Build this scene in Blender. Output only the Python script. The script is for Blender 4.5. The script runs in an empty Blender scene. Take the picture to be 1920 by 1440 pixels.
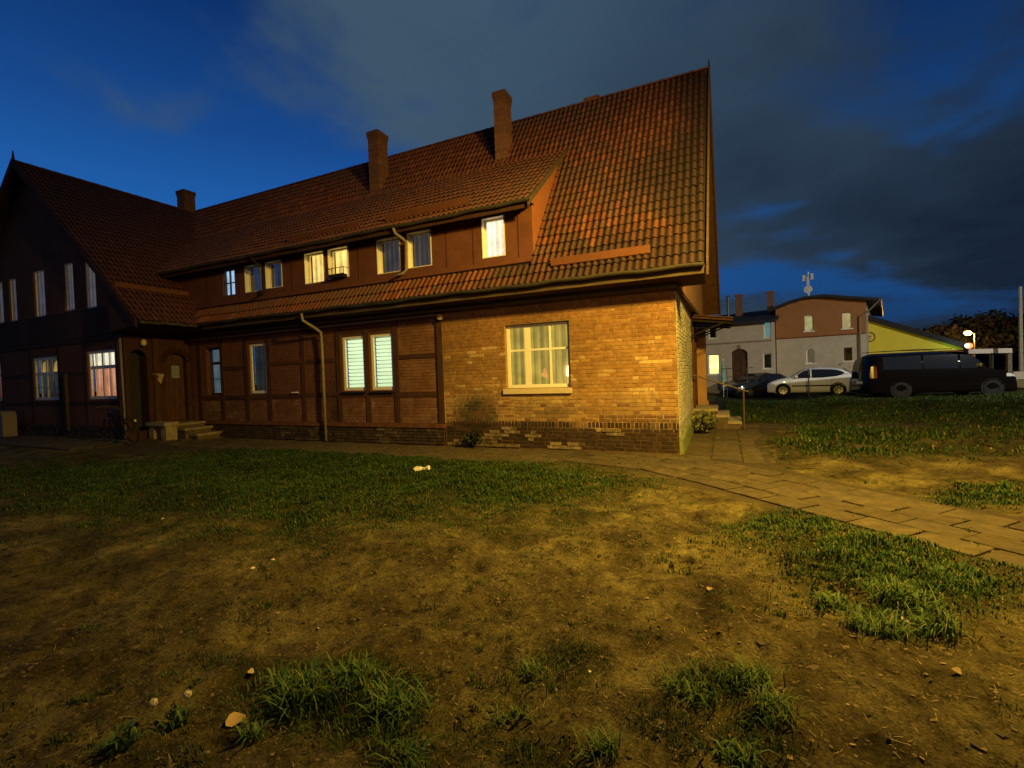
import bpy, bmesh, math, random
import numpy as np
from mathutils import Vector, Matrix

rnd = random.Random(7)
scene = bpy.context.scene
col = scene.collection

# ------------------------------------------------------------------ camera
F = 880.0; CH = 1.6
def _n(v): v = np.array(v, float); return v / np.linalg.norm(v)
CX = _n([1930, 50, F]); CY = _n([(F*F - 1600) / 1930., 32, -F]); CZ = np.cross(CY, CX)
if CZ[1] < 0: CZ = -CZ
R = np.array([CX, CY, CZ])                     # world = R @ camera vector
cd = bpy.data.cameras.new('camera'); cam = bpy.data.objects.new('camera', cd); col.objects.link(cam)
cd.sensor_fit = 'HORIZONTAL'; cd.sensor_width = 36; cd.lens = 36 * F / 1920.; cd.clip_end = 3000; cd.clip_start = .05
cam.matrix_world = Matrix([list(R[0]) + [0], list(R[1]) + [0], list(R[2]) + [CH], [0, 0, 0, 1]])
scene.camera = cam

# ------------------------------------------------------------------ world (dusk sky with torn clouds)
world = bpy.data.worlds.new('World'); scene.world = world; world.use_nodes = True
wn = world.node_tree; wn.nodes.clear()
def wnode(t, **k):
    n = wn.nodes.new(t)
    for a, b in k.items(): setattr(n, a, b)
    return n
wl = wn.links.new
def wmath(op, a, b=None, clamp=False):
    n = wnode('ShaderNodeMath', operation=op); n.use_clamp = clamp
    for i, v in enumerate((a, b)):
        if v is None: continue
        if isinstance(v, (int, float)): n.inputs[i].default_value = v
        else: wl(v, n.inputs[i])
    return n.outputs[0]
wtc = wnode('ShaderNodeTexCoord'); wdir = wtc.outputs['Generated']
wsep = wnode('ShaderNodeSeparateXYZ'); wl(wdir, wsep.inputs[0])
def wdot(v):
    n = wnode('ShaderNodeVectorMath', operation='DOT_PRODUCT'); wl(wdir, n.inputs[0]); n.inputs[1].default_value = v
    return n.outputs['Value']
ramp = wnode('ShaderNodeValToRGB'); wl(wsep.outputs[2], ramp.inputs[0])
cr = ramp.color_ramp
cr.elements[0].position = 0.0; cr.elements[0].color = (.012, .045, .13, 1)
cr.elements[1].position = 1.0; cr.elements[1].color = (.0015, .010, .07, 1)
for p, c in ((.12, (.018, .10, .33)), (.28, (.015, .120, .42)), (.42, (.009, .065, .26)), (.60, (.003, .024, .125))):
    e = cr.elements.new(p); e.color = (*c, 1)
# cloud layer: view direction spread on a flat ceiling
wz = wmath('ADD', wmath('MAXIMUM', wsep.outputs[2], 0.0), 0.16)
wcx = wmath('DIVIDE', wsep.outputs[0], wz); wcy = wmath('DIVIDE', wsep.outputs[1], wz)
wcomb = wnode('ShaderNodeCombineXYZ'); wl(wcx, wcomb.inputs[0]); wl(wcy, wcomb.inputs[1]); wcomb.inputs[2].default_value = 3.1
def wnoise(scale, detail, rough, dist=0.0):
    n = wnode('ShaderNodeTexNoise'); wl(wcomb.outputs[0], n.inputs['Vector'])
    n.inputs['Scale'].default_value = scale; n.inputs['Detail'].default_value = detail
    n.inputs['Roughness'].default_value = rough; n.inputs['Distortion'].default_value = dist
    return n.outputs['Fac']
n1 = wnoise(.85, 7, .52, .3); n2 = wnoise(1.9, 5, .55, .3)
d_right = tuple(_n(R @ np.array([820, 330, -F])))
d_top = tuple(_n(R @ np.array([130, 900, -F])))
bias = wmath('ADD', wmath('MULTIPLY', wmath('POWER', wmath('MAXIMUM', wdot(d_right), 0.0), 5.0), .16),
             wmath('MULTIPLY', wmath('POWER', wmath('MAXIMUM', wdot(d_top), 0.0), 7.0), .24))
d_clear = tuple(_n(R @ np.array([-560, 330, -F])))
away = wnode('ShaderNodeMapRange'); away.interpolation_type = 'SMOOTHSTEP'; wl(wdot(d_clear), away.inputs[0])
away.inputs[1].default_value = .50; away.inputs[2].default_value = -.35; away.inputs[3].default_value = 0; away.inputs[4].default_value = .40  # extra dark cloud added out of view to weaken the ambient sky light
m = wmath('ADD', wmath('ADD', wmath('ADD', wmath('ADD', wmath('MULTIPLY', n1, 1.7), -.36), bias), away.outputs[0]), wmath('MULTIPLY', wmath('SUBTRACT', n2, .5), .42))
mr = wnode('ShaderNodeMapRange'); mr.interpolation_type = 'SMOOTHSTEP'; wl(m, mr.inputs[0])
mr.inputs[1].default_value = .45; mr.inputs[2].default_value = .72
ccol = wnode('ShaderNodeMixRGB'); ccol.inputs[1].default_value = (.050, .094, .148, 1); ccol.inputs[2].default_value = (.009, .018, .038, 1)
cm = wnode('ShaderNodeMapRange'); wl(wmath('ADD', wmath('MULTIPLY', n2, .35), wmath('ADD', wmath('MULTIPLY', away.outputs[0], 1.5), wmath('MULTIPLY', wmath('POWER', wmath('MAXIMUM', wdot(d_right), 0.0), 4.0), .55))), cm.inputs[0])
cm.inputs[1].default_value = .26; cm.inputs[2].default_value = .85; wl(cm.outputs[0], ccol.inputs[0])
dusk = wnode('ShaderNodeMapRange'); dusk.interpolation_type = 'SMOOTHSTEP'; wl(wdot(d_clear), dusk.inputs[0]); dusk.inputs[1].default_value = .45; dusk.inputs[2].default_value = .92; dusk.inputs[3].default_value = .62; dusk.inputs[4].default_value = 1.05
rs_ = wnode('ShaderNodeVectorMath', operation='SCALE'); wl(ramp.outputs[0], rs_.inputs[0]); wl(dusk.outputs[0], rs_.inputs['Scale'])
wmix = wnode('ShaderNodeMixRGB'); wl(mr.outputs[0], wmix.inputs[0]); wl(rs_.outputs[0], wmix.inputs[1]); wl(ccol.outputs[0], wmix.inputs[2])
wbg = wnode('ShaderNodeBackground'); wl(wmix.outputs[0], wbg.inputs[0]); wbg.inputs[1].default_value = .95
wo = wnode('ShaderNodeOutputWorld'); wl(wbg.outputs[0], wo.inputs[0])

# ------------------------------------------------------------------ street lamp just outside the frame, plus added unseen fill lights
def lamp(name, loc, power, color, radius=.18, spot=None, target=None, blend=1.0):
    ld = bpy.data.lights.new(name, 'SPOT' if spot else 'POINT'); ld.energy = power; ld.color = color; ld.shadow_soft_size = radius
    o = bpy.data.objects.new(name, ld); o.location = loc; col.objects.link(o)
    if spot:
        ld.spot_size = math.radians(spot); ld.spot_blend = blend
        o.rotation_euler = (Vector(target) - Vector(loc)).to_track_quat('-Z', 'Y').to_euler()
    return o
lamp('street_light', (1.9, 4.7, 6.0), 5400, (1.0, .64, .09), .30, spot=166, target=(-1.0, 9.0, .6), blend=1.0)
lamp('roof_fill_light', (12.0, -9.0, 7.0), 2500, (1.0, .50, .16), .4, spot=62, target=(-2.2, 10, 6.0), blend=1.0)  # unseen fill spot, added to lift the roof and upper front
lamp('houses_fill_light', (20, 12, 7.5), 10500, (1.0, .93, .76), .3, spot=62, target=(7.5, 34, 1.0), blend=.6)  # unseen spot added to brighten the background houses and cars

scene.view_settings.view_transform = 'Standard'; scene.view_settings.look = 'None'
scene.view_settings.exposure = 0; scene.view_settings.gamma = 1; scene.view_settings.use_curve_mapping = False
scene.render.engine = 'CYCLES'
scene.cycles.max_bounces = 5; scene.cycles.diffuse_bounces = 2; scene.cycles.glossy_bounces = 3; scene.cycles.transparent_max_bounces = 8
scene.cycles.use_denoising = True

# ------------------------------------------------------------------ placing helpers
def ray(px, py): return R @ np.array([px - 960., 720. - py, -F])
def on(px, py, ax, val):
    d = ray(px, py); o = np.array([0, 0, CH]); t = (val - o[ax]) / d[ax]; return o + t * d
def gp(px, py, z=0.0): p = on(px, py, 2, z); return p[0], p[1]
def proj(p):
    p = np.asarray(p, float); c = (p - np.array([0, 0, CH])) @ R
    return 960 + F * c[..., 0] / -c[..., 2], 720 - F * c[..., 1] / -c[..., 2], -c[..., 2]
def at(px, depth, z):
    a = R[2] @ np.array([(px - 960) / F, 0, -1]); v = ((z - CH) / depth - a) / R[2][1]
    return np.array([0, 0, CH]) + depth * (R @ np.array([(px - 960) / F, v, -1]))

# ------------------------------------------------------------------ mesh builder
class MB:
    def __init__(s): s.v = []; s.f = []; s.c = []; s.mi = []
    def poly(s, pts, c=(1, 1, 1), mi=0):
        b = len(s.v); s.v += [tuple(map(float, p)) for p in pts]; s.f.append(tuple(range(b, b + len(pts)))); s.c.append(c); s.mi.append(mi)
    def raw(s, vs, fs, c=(1, 1, 1), mi=0):
        b = len(s.v); s.v += [tuple(map(float, p)) for p in vs]
        for f in fs: s.f.append(tuple(i + b for i in f)); s.c.append(c); s.mi.append(mi)
    def frame_box(s, o, a, b, c3, col_=(1, 1, 1), mi=0, skip=()):
        o, a, b, c3 = map(lambda q: np.array(q, float), (o, a, b, c3))
        vs = [o, o + a, o + a + b, o + b, o + c3, o + a + c3, o + a + b + c3, o + b + c3]
        fs = [(0, 3, 2, 1), (4, 5, 6, 7), (0, 1, 5, 4), (1, 2, 6, 5), (2, 3, 7, 6), (3, 0, 4, 7)]
        if np.dot(np.cross(a, b), c3) < 0: fs = [f[::-1] for f in fs]
        s.raw(vs, [f for i, f in enumerate(fs) if i not in skip], col_, mi)
    def box(s, x0, x1, y0, y1, z0, z1, c=(1, 1, 1), mi=0):
        s.frame_box((x0, y0, z0), (x1 - x0, 0, 0), (0, y1 - y0, 0), (0, 0, z1 - z0), c, mi)
    def tube(s, pts, r, n=8, c=(1, 1, 1), mi=0, caps=True):
        pts = [np.array(p, float) for p in pts]; rs = r if hasattr(r, '__len__') else [r] * len(pts)
        b = len(s.v); up = None
        for i, p in enumerate(pts):
            t = pts[min(i + 1, len(pts) - 1)] - pts[max(i - 1, 0)]; t /= np.linalg.norm(t) + 1e-9
            if up is None: up = np.array([0, 0, 1.]) if abs(t[2]) < .9 else np.array([1., 0, 0])
            a = np.cross(t, up); a /= np.linalg.norm(a) + 1e-9; q = np.cross(a, t); up = q
            for k in range(n):
                w = 2 * math.pi * k / n; s.v.append(tuple(p + rs[i] * (math.cos(w) * a + math.sin(w) * q)))
        for i in range(len(pts) - 1):
            for k in range(n):
                s.f.append((b + i * n + k, b + i * n + (k + 1) % n, b + (i + 1) * n + (k + 1) % n, b + (i + 1) * n + k)); s.c.append(c); s.mi.append(mi)
        if caps:
            s.f.append(tuple(b + k for k in range(n))[::-1]); s.c.append(c); s.mi.append(mi)
            e = b + (len(pts) - 1) * n; s.f.append(tuple(e + k for k in range(n))); s.c.append(c); s.mi.append(mi)
    def lathe(s, o, axis, prof, n=12, c=(1, 1, 1), mi=0):
        axis = _n(axis); t = np.array([0, 0, 1.]) if abs(axis[2]) < .9 else np.array([1., 0, 0])
        a = _n(np.cross(axis, t)); q = np.cross(axis, a); o = np.array(o, float); b = len(s.v)
        for h, r in prof:
            for k in range(n):
                w = 2 * math.pi * k / n; s.v.append(tuple(o + axis * h + r * (math.cos(w) * a + math.sin(w) * q)))
        for i in range(len(prof) - 1):
            for k in range(n):
                s.f.append((b + i * n + k, b + i * n + (k + 1) % n, b + (i + 1) * n + (k + 1) % n, b + (i + 1) * n + k)); s.c.append(c); s.mi.append(mi)
    def build(s, name, mats, parent=None, smooth=False):
        me = bpy.data.meshes.new(name); me.from_pydata(s.v, [], s.f)
        if not isinstance(mats, (list, tuple)): mats = [mats]
        for m_ in mats: me.materials.append(m_)
        nf = len(s.f)
        if nf:
            ca = me.color_attributes.new('col', 'FLOAT_COLOR', 'CORNER')
            cc = np.ones((nf, 4), np.float32); cc[:, :3] = np.array(s.c, np.float32)
            cnt = np.array([len(f) for f in s.f]); ca.data.foreach_set('color', np.repeat(cc, cnt, 0).ravel())
            if len(mats) > 1: me.polygons.foreach_set('material_index', s.mi)
            if smooth: me.polygons.foreach_set('use_smooth', [True] * nf)
        o = bpy.data.objects.new(name, me); col.objects.link(o)
        if parent: o.parent = parent
        return o
def tag(o, label=None, cat=None, group=None, kind=None):
    for k, v in (('label', label), ('category', cat), ('group', group), ('kind', kind)):
        if v: o[k] = v
    return o
def empty(name, loc, label, cat, group=None):
    # children carry world coordinates, so the root itself is kept at its base with the inverse set on children
    o = bpy.data.objects.new(name, None); o.location = tuple(map(float, loc)); o.empty_display_size = .2; col.objects.link(o)
    return tag(o, label, cat, group)
def settle(root):
    """parts were modelled in world coordinates: keep them there under a root placed at the base"""
    for ch in root.children: ch.matrix_parent_inverse = Matrix.Translation(root.location).inverted()

# ------------------------------------------------------------------ materials
def mat(name, base=(.5, .5, .5), rough=.85, var=.3, nscale=6, bump=.3, bscale=40, attr=True, metal=0, spec=.3, t2max=1.0,
        tint2=None, t2scale=2, t2lo=.45, t2hi=.7, emit=None, estr=0, coat=0, stretch=None, evar=True):
    m_ = bpy.data.materials.new(name); m_.use_nodes = True; nt = m_.node_tree; N = nt.nodes; L = nt.links.new
    b = N['Principled BSDF']; b.inputs['Roughness'].default_value = rough; b.inputs['Metallic'].default_value = metal
    b.inputs['Specular IOR Level'].default_value = spec; b.inputs['Coat Weight'].default_value = coat
    g = N.new('ShaderNodeNewGeometry'); pos = g.outputs['Position']
    if stretch:
        vm = N.new('ShaderNodeVectorMath'); vm.operation = 'MULTIPLY'; L(pos, vm.inputs[0]); vm.inputs[1].default_value = stretch; pos = vm.outputs[0]
    def noise(sc, det=5, ro=.6):
        n = N.new('ShaderNodeTexNoise'); L(pos, n.inputs['Vector']); n.inputs['Scale'].default_value = sc
        n.inputs['Detail'].default_value = det; n.inputs['Roughness'].default_value = ro; return n.outputs['Fac']
    src = None
    if attr:
        a = N.new('ShaderNodeVertexColor'); a.layer_name = 'col'
        mm = N.new('ShaderNodeMixRGB'); mm.blend_type = 'MULTIPLY'; mm.inputs[0].default_value = 1
        L(a.outputs[0], mm.inputs[1]); mm.inputs[2].default_value = (*base, 1); src = mm.outputs[0]
    else:
        rg = N.new('ShaderNodeRGB'); rg.outputs[0].default_value = (*base, 1); src = rg.outputs[0]
    if tint2:
        mp = N.new('ShaderNodeMapRange'); L(noise(t2scale, 6, .65), mp.inputs[0]); mp.inputs[1].default_value = t2lo; mp.inputs[2].default_value = t2hi; mp.inputs[4].default_value = t2max
        mx = N.new('ShaderNodeMixRGB'); L(mp.outputs[0], mx.inputs[0]); L(src, mx.inputs[1]); mx.inputs[2].default_value = (*tint2, 1); src = mx.outputs[0]
    if var:
        mp = N.new('ShaderNodeMapRange'); L(noise(nscale, 7, .65), mp.inputs[0]); mp.inputs[1].default_value = .3; mp.inputs[2].default_value = .7
        mp.inputs[3].default_value = 1 - var; mp.inputs[4].default_value = 1 + var
        hs = N.new('ShaderNodeVectorMath'); hs.operation = 'SCALE'; L(src, hs.inputs[0]); L(mp.outputs[0], hs.inputs['Scale']); src = hs.outputs[0]
    L(src, b.inputs['Base Color'])
    if bump:
        bp = N.new('ShaderNodeBump'); L(noise(bscale, 4), bp.inputs['Height']); bp.inputs['Strength'].default_value = bump; bp.inputs['Distance'].default_value = .01
        L(bp.outputs[0], b.inputs['Normal'])
    if emit:
        b.inputs['Emission Color'].default_value = (*emit, 1); b.inputs['Emission Strength'].default_value = estr
        if attr:
            me_ = N.new('ShaderNodeMixRGB'); me_.blend_type = 'MULTIPLY'; me_.inputs[0].default_value = 1
            L(a.outputs[0], me_.inputs[1]); me_.inputs[2].default_value = (*emit, 1)
            mpe = N.new('ShaderNodeMapRange'); L(noise(2.6, 3, .55), mpe.inputs[0]); mpe.inputs[1].default_value = .3; mpe.inputs[2].default_value = .7; mpe.inputs[3].default_value = .62 if evar else .95; mpe.inputs[4].default_value = 1.3 if evar else 1.05
            hse = N.new('ShaderNodeVectorMath'); hse.operation = 'SCALE'; L(me_.outputs[0], hse.inputs[0]); L(mpe.outputs[0], hse.inputs['Scale']); L(hse.outputs[0], b.inputs['Emission Color'])
    return m_
M = {}
M['brick'] = mat('brick', (1, 1, 1), .9, .30, 9, .8, 60, tint2=(.25, .12, .04), t2scale=1.9, t2lo=.42, t2hi=.70, t2max=.5)
M['brick_dark'] = mat('brick_dark', (1, 1, 1), .9, .45, 7, .8, 50, tint2=(.035, .024, .014), t2scale=3, t2lo=.42, t2hi=.62, t2max=.8)
M['mortar'] = mat('mortar', (.30, .20, .09), .95, .3, 9, .6, 50)
M['mortar_red'] = mat('mortar_red', (.10, .045, .028), .95, .3, 9, .5, 50)
M['brick_pale'] = mat('brick_pale', (1, 1, 1), .9, .25, 16, .7, 50, tint2=(.40, .38, .27), t2scale=4, t2lo=.42, t2hi=.6)
M['mortar_pale'] = mat('mortar_pale', (.74, .70, .52), .95, .25, 9, .6, 50)
M['brick_red'] = mat('brick_red', (1, 1, 1), .85, .22, 7, .4, 50, tint2=(.15, .062, .036), t2scale=1.3, t2lo=.4, t2hi=.62)
M['plaster_red'] = mat('plaster_red', (.165, .060, .036), .9, .22, 3, .3, 30)
M['plaster_dark'] = mat('plaster_dark', (.055, .022, .016), .9, .3, 4, .4, 30)
M['plaster_gable'] = mat('plaster_gable', (.34, .19, .09), .9, .15, 3, .3, 30)
M['timber'] = mat('timber', (.066, .029, .017), .85, .35, 12, .5, 40, stretch=(1, 1, .25))
M['timber_pale'] = mat('timber_pale', (.085, .057, .034), .85, .3, 9, .5, 40, stretch=(.3, 1, 1))
M['tile'] = mat('tile', (1, 1, 1), .75, .25, 22, .5, 70)
M['deck'] = mat('deck', (.03, .018, .014), .95, .2, 6, 0)
M['boards'] = mat('boards', (.16, .058, .028), .8, .15, 6, .3, 30)
M['chimney'] = mat('chimney', (.20, .095, .06), .9, .25, 8, .5, 40)
M['zinc'] = mat('zinc', (.11, .10, .075), .45, .2, 5, .1, 30, metal=.4)
M['pipe'] = mat('pipe', (.24, .20, .145), .5, .15, 5, .1, 30)
M['white_frame'] = mat('white_frame', (.86, .82, .70), .45, .06, 5, 0)
M['brown_frame'] = mat('brown_frame', (.07, .035, .02), .6, .1, 5, 0)
M['concrete'] = mat('concrete', (.26, .23, .17), .95, .3, 5, .6, 60)
M['stone'] = mat('stone', (.20, .17, .12), .95, .35, 6, .7, 30)
M['sillstone'] = mat('sillstone', (.62, .50, .32), .85, .12, 12, .3, 40)
M['metal_dark'] = mat('metal_dark', (.03, .027, .024), .6, .1, 5, 0, metal=.5)
M['metal_rail'] = mat('metal_rail', (.12, .09, .06), .6, .1, 5, 0, metal=.4)
def glass(name, tint=(1, 1, 1), gloss=.25):
    m_ = bpy.data.materials.new(name); m_.use_nodes = True; nt = m_.node_tree; N = nt.nodes; L = nt.links.new; N.clear()
    o = N.new('ShaderNodeOutputMaterial'); mx = N.new('ShaderNodeMixShader'); t = N.new('ShaderNodeBsdfTransparent'); g = N.new('ShaderNodeBsdfGlossy')
    fr = N.new('ShaderNodeFresnel'); fr.inputs[0].default_value = 1.5; ad = N.new('ShaderNodeMath'); ad.operation = 'ADD'; L(fr.outputs[0], ad.inputs[0]); ad.inputs[1].default_value = gloss; ad.use_clamp = True
    t.inputs[0].default_value = (*tint, 1); g.inputs['Roughness'].default_value = .02
    L(ad.outputs[0], mx.inputs[0]); L(t.outputs[0], mx.inputs[1]); L(g.outputs[0], mx.inputs[2]); L(mx.outputs[0], o.inputs[0]); return m_
M['glass'] = glass('glass', (.9, .9, .9), .03)
M['glass_shiny'] = glass('glass_shiny', (.85, .85, .85), .10)
M['glass_dark'] = mat('glass_dark', (.012, .014, .018), .06, 0, 5, 0, attr=False, spec=.8)
def lit(name, c, s, evar=True): return mat(name, (.5, .5, .5), .9, .10, 5, 0, emit=c, estr=s, evar=evar)
M['room_dark'] = mat('room_dark', (.03, .03, .03), .9, .1, 5, 0)

# ------------------------------------------------------------------ smooth numpy noise
_prm = np.random.RandomState(3).rand(256, 256)
def vnoise(x, y):
    x = np.asarray(x, float); y = np.asarray(y, float); xi = np.floor(x).astype(int); yi = np.floor(y).astype(int); fx = x - xi; fy = y - yi
    fx = fx * fx * (3 - 2 * fx); fy = fy * fy * (3 - 2 * fy); g = lambda a, b: _prm[a & 255, b & 255]
    return (g(xi, yi) * (1 - fx) + g(xi + 1, yi) * fx) * (1 - fy) + (g(xi, yi + 1) * (1 - fx) + g(xi + 1, yi + 1) * fx) * fy
def fbm(x, y, o=4):
    s = 0; a = .5
    for i in range(o): s = s + a * vnoise(x * 2 ** i + 17 * i, y * 2 ** i + 31 * i); a *= .5
    return s / (1 - .5 ** o)
def sstep(a, b, x): t = np.clip((x - a) / (b - a), 0, 1); return t * t * (3 - 2 * t)

# ------------------------------------------------------------------ ground
FWD = -R[:, 2]; FWD = _n([FWD[0], FWD[1], 0])
# slab path, as polygons on the ground (x, y)
P_MAIN = [(-4.8, 7.7), (-2.23, 7.9), (-1.1, 7.55), (-.45, 6.97), (.61, 5.95), (1.5, 5.2), (4.6, 2.3), (5.8, 3.3), (2.6, 6.2), (1.55, 7.18), (.6, 8.1), (.55, 8.8), (.5, 11.3), (1.0, 13.6), (4.5, 14.4), (4.5, 14.9), (0.2, 14.2), (-.8, 13.3), (-.8, 9.3), (-15.4, 9.3), (-15.4, 7.5), (-30, 7.5), (-30, 6.3), (-14.3, 6.3), (-12.2, 6.7), (-11.4, 7.72), (-8.4, 7.78)]
def inpoly(x, y, P):
    x = np.asarray(x); ins = np.zeros(x.shape, bool); j = len(P) - 1
    for i in range(len(P)):
        xi, yi = P[i]; xj, yj = P[j]
        c = ((yi > y) != (yj > y)) & (x < (xj - xi) * (y - yi) / (yj - yi + 1e-12) + xi); ins ^= c; j = i
    return ins
def pdist(x, y, P):
    d = np.full(np.shape(x), 1e9); j = len(P) - 1
    for i in range(len(P)):
        ax, ay = P[j]; bx, by = P[i]; t = np.clip(((x - ax) * (bx - ax) + (y - ay) * (by - ay)) / ((bx - ax) ** 2 + (by - ay) ** 2 + 1e-12), 0, 1)
        d = np.minimum(d, np.hypot(x - ax - t * (bx - ax), y - ay - t * (by - ay))); j = i
    return d
def ground_z(x, y):
    x = np.asarray(x, float); y = np.asarray(y, float)
    dep = x * FWD[0] + y * FWD[1]
    z = -.018 * np.clip(dep - 12, 0, 17)
    z = z * sstep(-3, 1, x + (y - 14) * .0)
    z += .14 * sstep(-13.5, -15.5, x) * sstep(4, 6.5, y) * (1 - sstep(-30, -60, x))
    ins = inpoly(x, y, P_MAIN); d = np.where(ins, 0, pdist(x, y, P_MAIN)); k = sstep(.02, .5, d)
    near = 1 - sstep(9, 22, np.hypot(x, y))
    b = (fbm(x * 1.1, y * 1.1, 3) - .5) * .16 + (fbm(x * 5, y * 5, 3) - .5) * .035 * (1 + near) + (fbm(x * 16, y * 16, 2) - .5) * .03 * near - .03 * near * sstep(.60, .74, fbm(x * 6 + 40, y * 6, 2))
    mound = .16 * sstep(.1, 3, d) * sstep(2, 5, x) * sstep(9, 13, y) * fbm(x * .35 + 5, y * .35, 2) * 2
    z = z + k * (b + mound) - .02 * ins
    inside = (x > -15.4) & (x < -.8) & (y > 9.3) & (y < 16.4)
    return np.where(inside, -.05, z)
# where grass grows: blobs in the photograph's ground plane, turned into world metres
def blob(px, py, rx, ry, a=1.0):       # centre pixel and half axes (pixels) -> world ellipse
    c = np.array(gp(px, py)); ex = np.array(gp(px + rx, py)) - c; ey = np.array(gp(px, py - ry)) - c
    if np.linalg.norm(ey) > 6: ey = ey / np.linalg.norm(ey) * 6
    return c, np.linalg.inv(np.array([ex, ey]).T), a
BL = [blob(560, 885, 480, 52, 1.15), blob(200, 900, 380, 50, .85), blob(350, 950, 420, 60, .6), blob(900, 900, 330, 42, 1.0), blob(1130, 900, 150, 26, .7), blob(700, 960, 420, 50, .55),
      blob(430, 990, 340, 60, .42), blob(100, 960, 300, 80, .45), blob(180, 1090, 260, 60, .32),
      blob(1500, 985, 190, 42, .95), blob(1640, 1045, 210, 62, 1.05), blob(1800, 1090, 160, 55, 1.0), blob(1690, 1150, 110, 50, 1.0), blob(1470, 1090, 70, 22, .5), blob(1900, 1040, 120, 60, .8),
      blob(620, 1300, 230, 85, .95), blob(760, 1400, 110, 60, .85), blob(420, 1230, 110, 35, .5), blob(300, 1400, 150, 60, .55), blob(960, 1290, 110, 70, .6), blob(850, 1370, 140, 90, .6), blob(950, 1400, 220, 70, .65),
      blob(1340, 1290, 120, 45, .85), blob(1400, 1360, 90, 55, .8), blob(1250, 1350, 110, 70, .75), blob(1120, 1390, 70, 50, .6), blob(1050, 1240, 180, 70, .6), blob(1460, 1400, 90, 50, .7),
      blob(1700, 1090, 90, 40, .8), blob(1560, 840, 130, 32, .5), blob(1850, 930, 160, 30, .8), blob(1650, 900, 150, 16, .35), blob(1480, 835, 60, 30, .7), blob(1050, 1110, 60, 20, .3)]
def grass_mask(x, y):
    x = np.asarray(x, float); y = np.asarray(y, float); g = np.zeros(x.shape)
    for c, Mi, a in BL:
        u = Mi[0, 0] * (x - c[0]) + Mi[0, 1] * (y - c[1]); v = Mi[1, 0] * (x - c[0]) + Mi[1, 1] * (y - c[1])
        g = np.maximum(g, a * (1 - sstep(.05, 1.75, np.sqrt(u * u + v * v))))
    far = sstep(8.5, 10.5, y) * sstep(.4, 1.2, x - .12 * (y - 8)) * (.62 + .45 * sstep(.38, .55, fbm(x * .45, y * .45, 3)))
    g = np.maximum(g, far); g = np.maximum(g, .9 * sstep(14.5, 16, y) * (x > -.6)); g = np.maximum(g, .6 * sstep(30, 60, np.hypot(x, y)))
    n = fbm(x * 2.3 + 3, y * 2.3, 4)
    n5 = fbm(x * 7 + 1, y * 7, 3); g = np.clip(g * 1.45 - (1 - n) * .50 - (1 - n5) * .38, 0, 1)
    wob = .16 * (fbm(x * 6, y * 6 + 3, 2) - .55); g = np.where(inpoly(x + wob, y + wob, P_MAIN), 0, g)
    return g
xs = np.concatenate([-np.geomspace(400, 15, 22), np.arange(-14.6, -6, .1), np.arange(-6, 5.6, .045), np.geomspace(5.7, 400, 60)])
ys = np.concatenate([[-400, -150, -60, -25, -10, -4, -1.5, -.5], np.arange(0, 3.6, .035), np.arange(3.6, 9.6, .06), np.geomspace(9.7, 500, 110)])
GX, GY = np.meshgrid(xs, ys); GZ = ground_z(GX, GY); nx, ny = len(xs), len(ys)
vv = np.stack([GX.ravel(), GY.ravel(), GZ.ravel()], 1)
ii = (np.arange(ny - 1)[:, None] * nx + np.arange(nx - 1)[None]).ravel()
ff = np.stack([ii, ii + 1, ii + nx + 1, ii + nx], 1)
def np_mesh(name, verts, faces, m_, colors=None, attr=None, parent=None, smooth=False):
    me = bpy.data.meshes.new(name); me.vertices.add(len(verts)); me.vertices.foreach_set('co', np.asarray(verts, np.float32).ravel())
    k = faces.shape[1]; me.loops.add(faces.size); me.loops.foreach_set('vertex_index', faces.astype(np.int32).ravel())
    me.polygons.add(len(faces)); me.polygons.foreach_set('loop_start', (np.arange(len(faces)) * k).astype(np.int32))
    if smooth: me.polygons.foreach_set('use_smooth', np.ones(len(faces), bool))
    me.update(); me.validate(); me.materials.append(m_)
    if colors is not None:
        ca = me.color_attributes.new('col', 'FLOAT_COLOR', 'POINT'); cc = np.ones((len(verts), 4), np.float32); cc[:, :3] = colors; ca.data.foreach_set('color', cc.ravel())
    o = bpy.data.objects.new(name, me); col.objects.link(o)
    if parent: o.parent = parent
    return o
gm = grass_mask(GX, GY).ravel()
pth = (1 - sstep(0, .25, np.where(inpoly(GX, GY, P_MAIN), 0, pdist(GX, GY, P_MAIN)))).ravel()
mg = bpy.data.materials.new('earth'); mg.use_nodes = True
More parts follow.
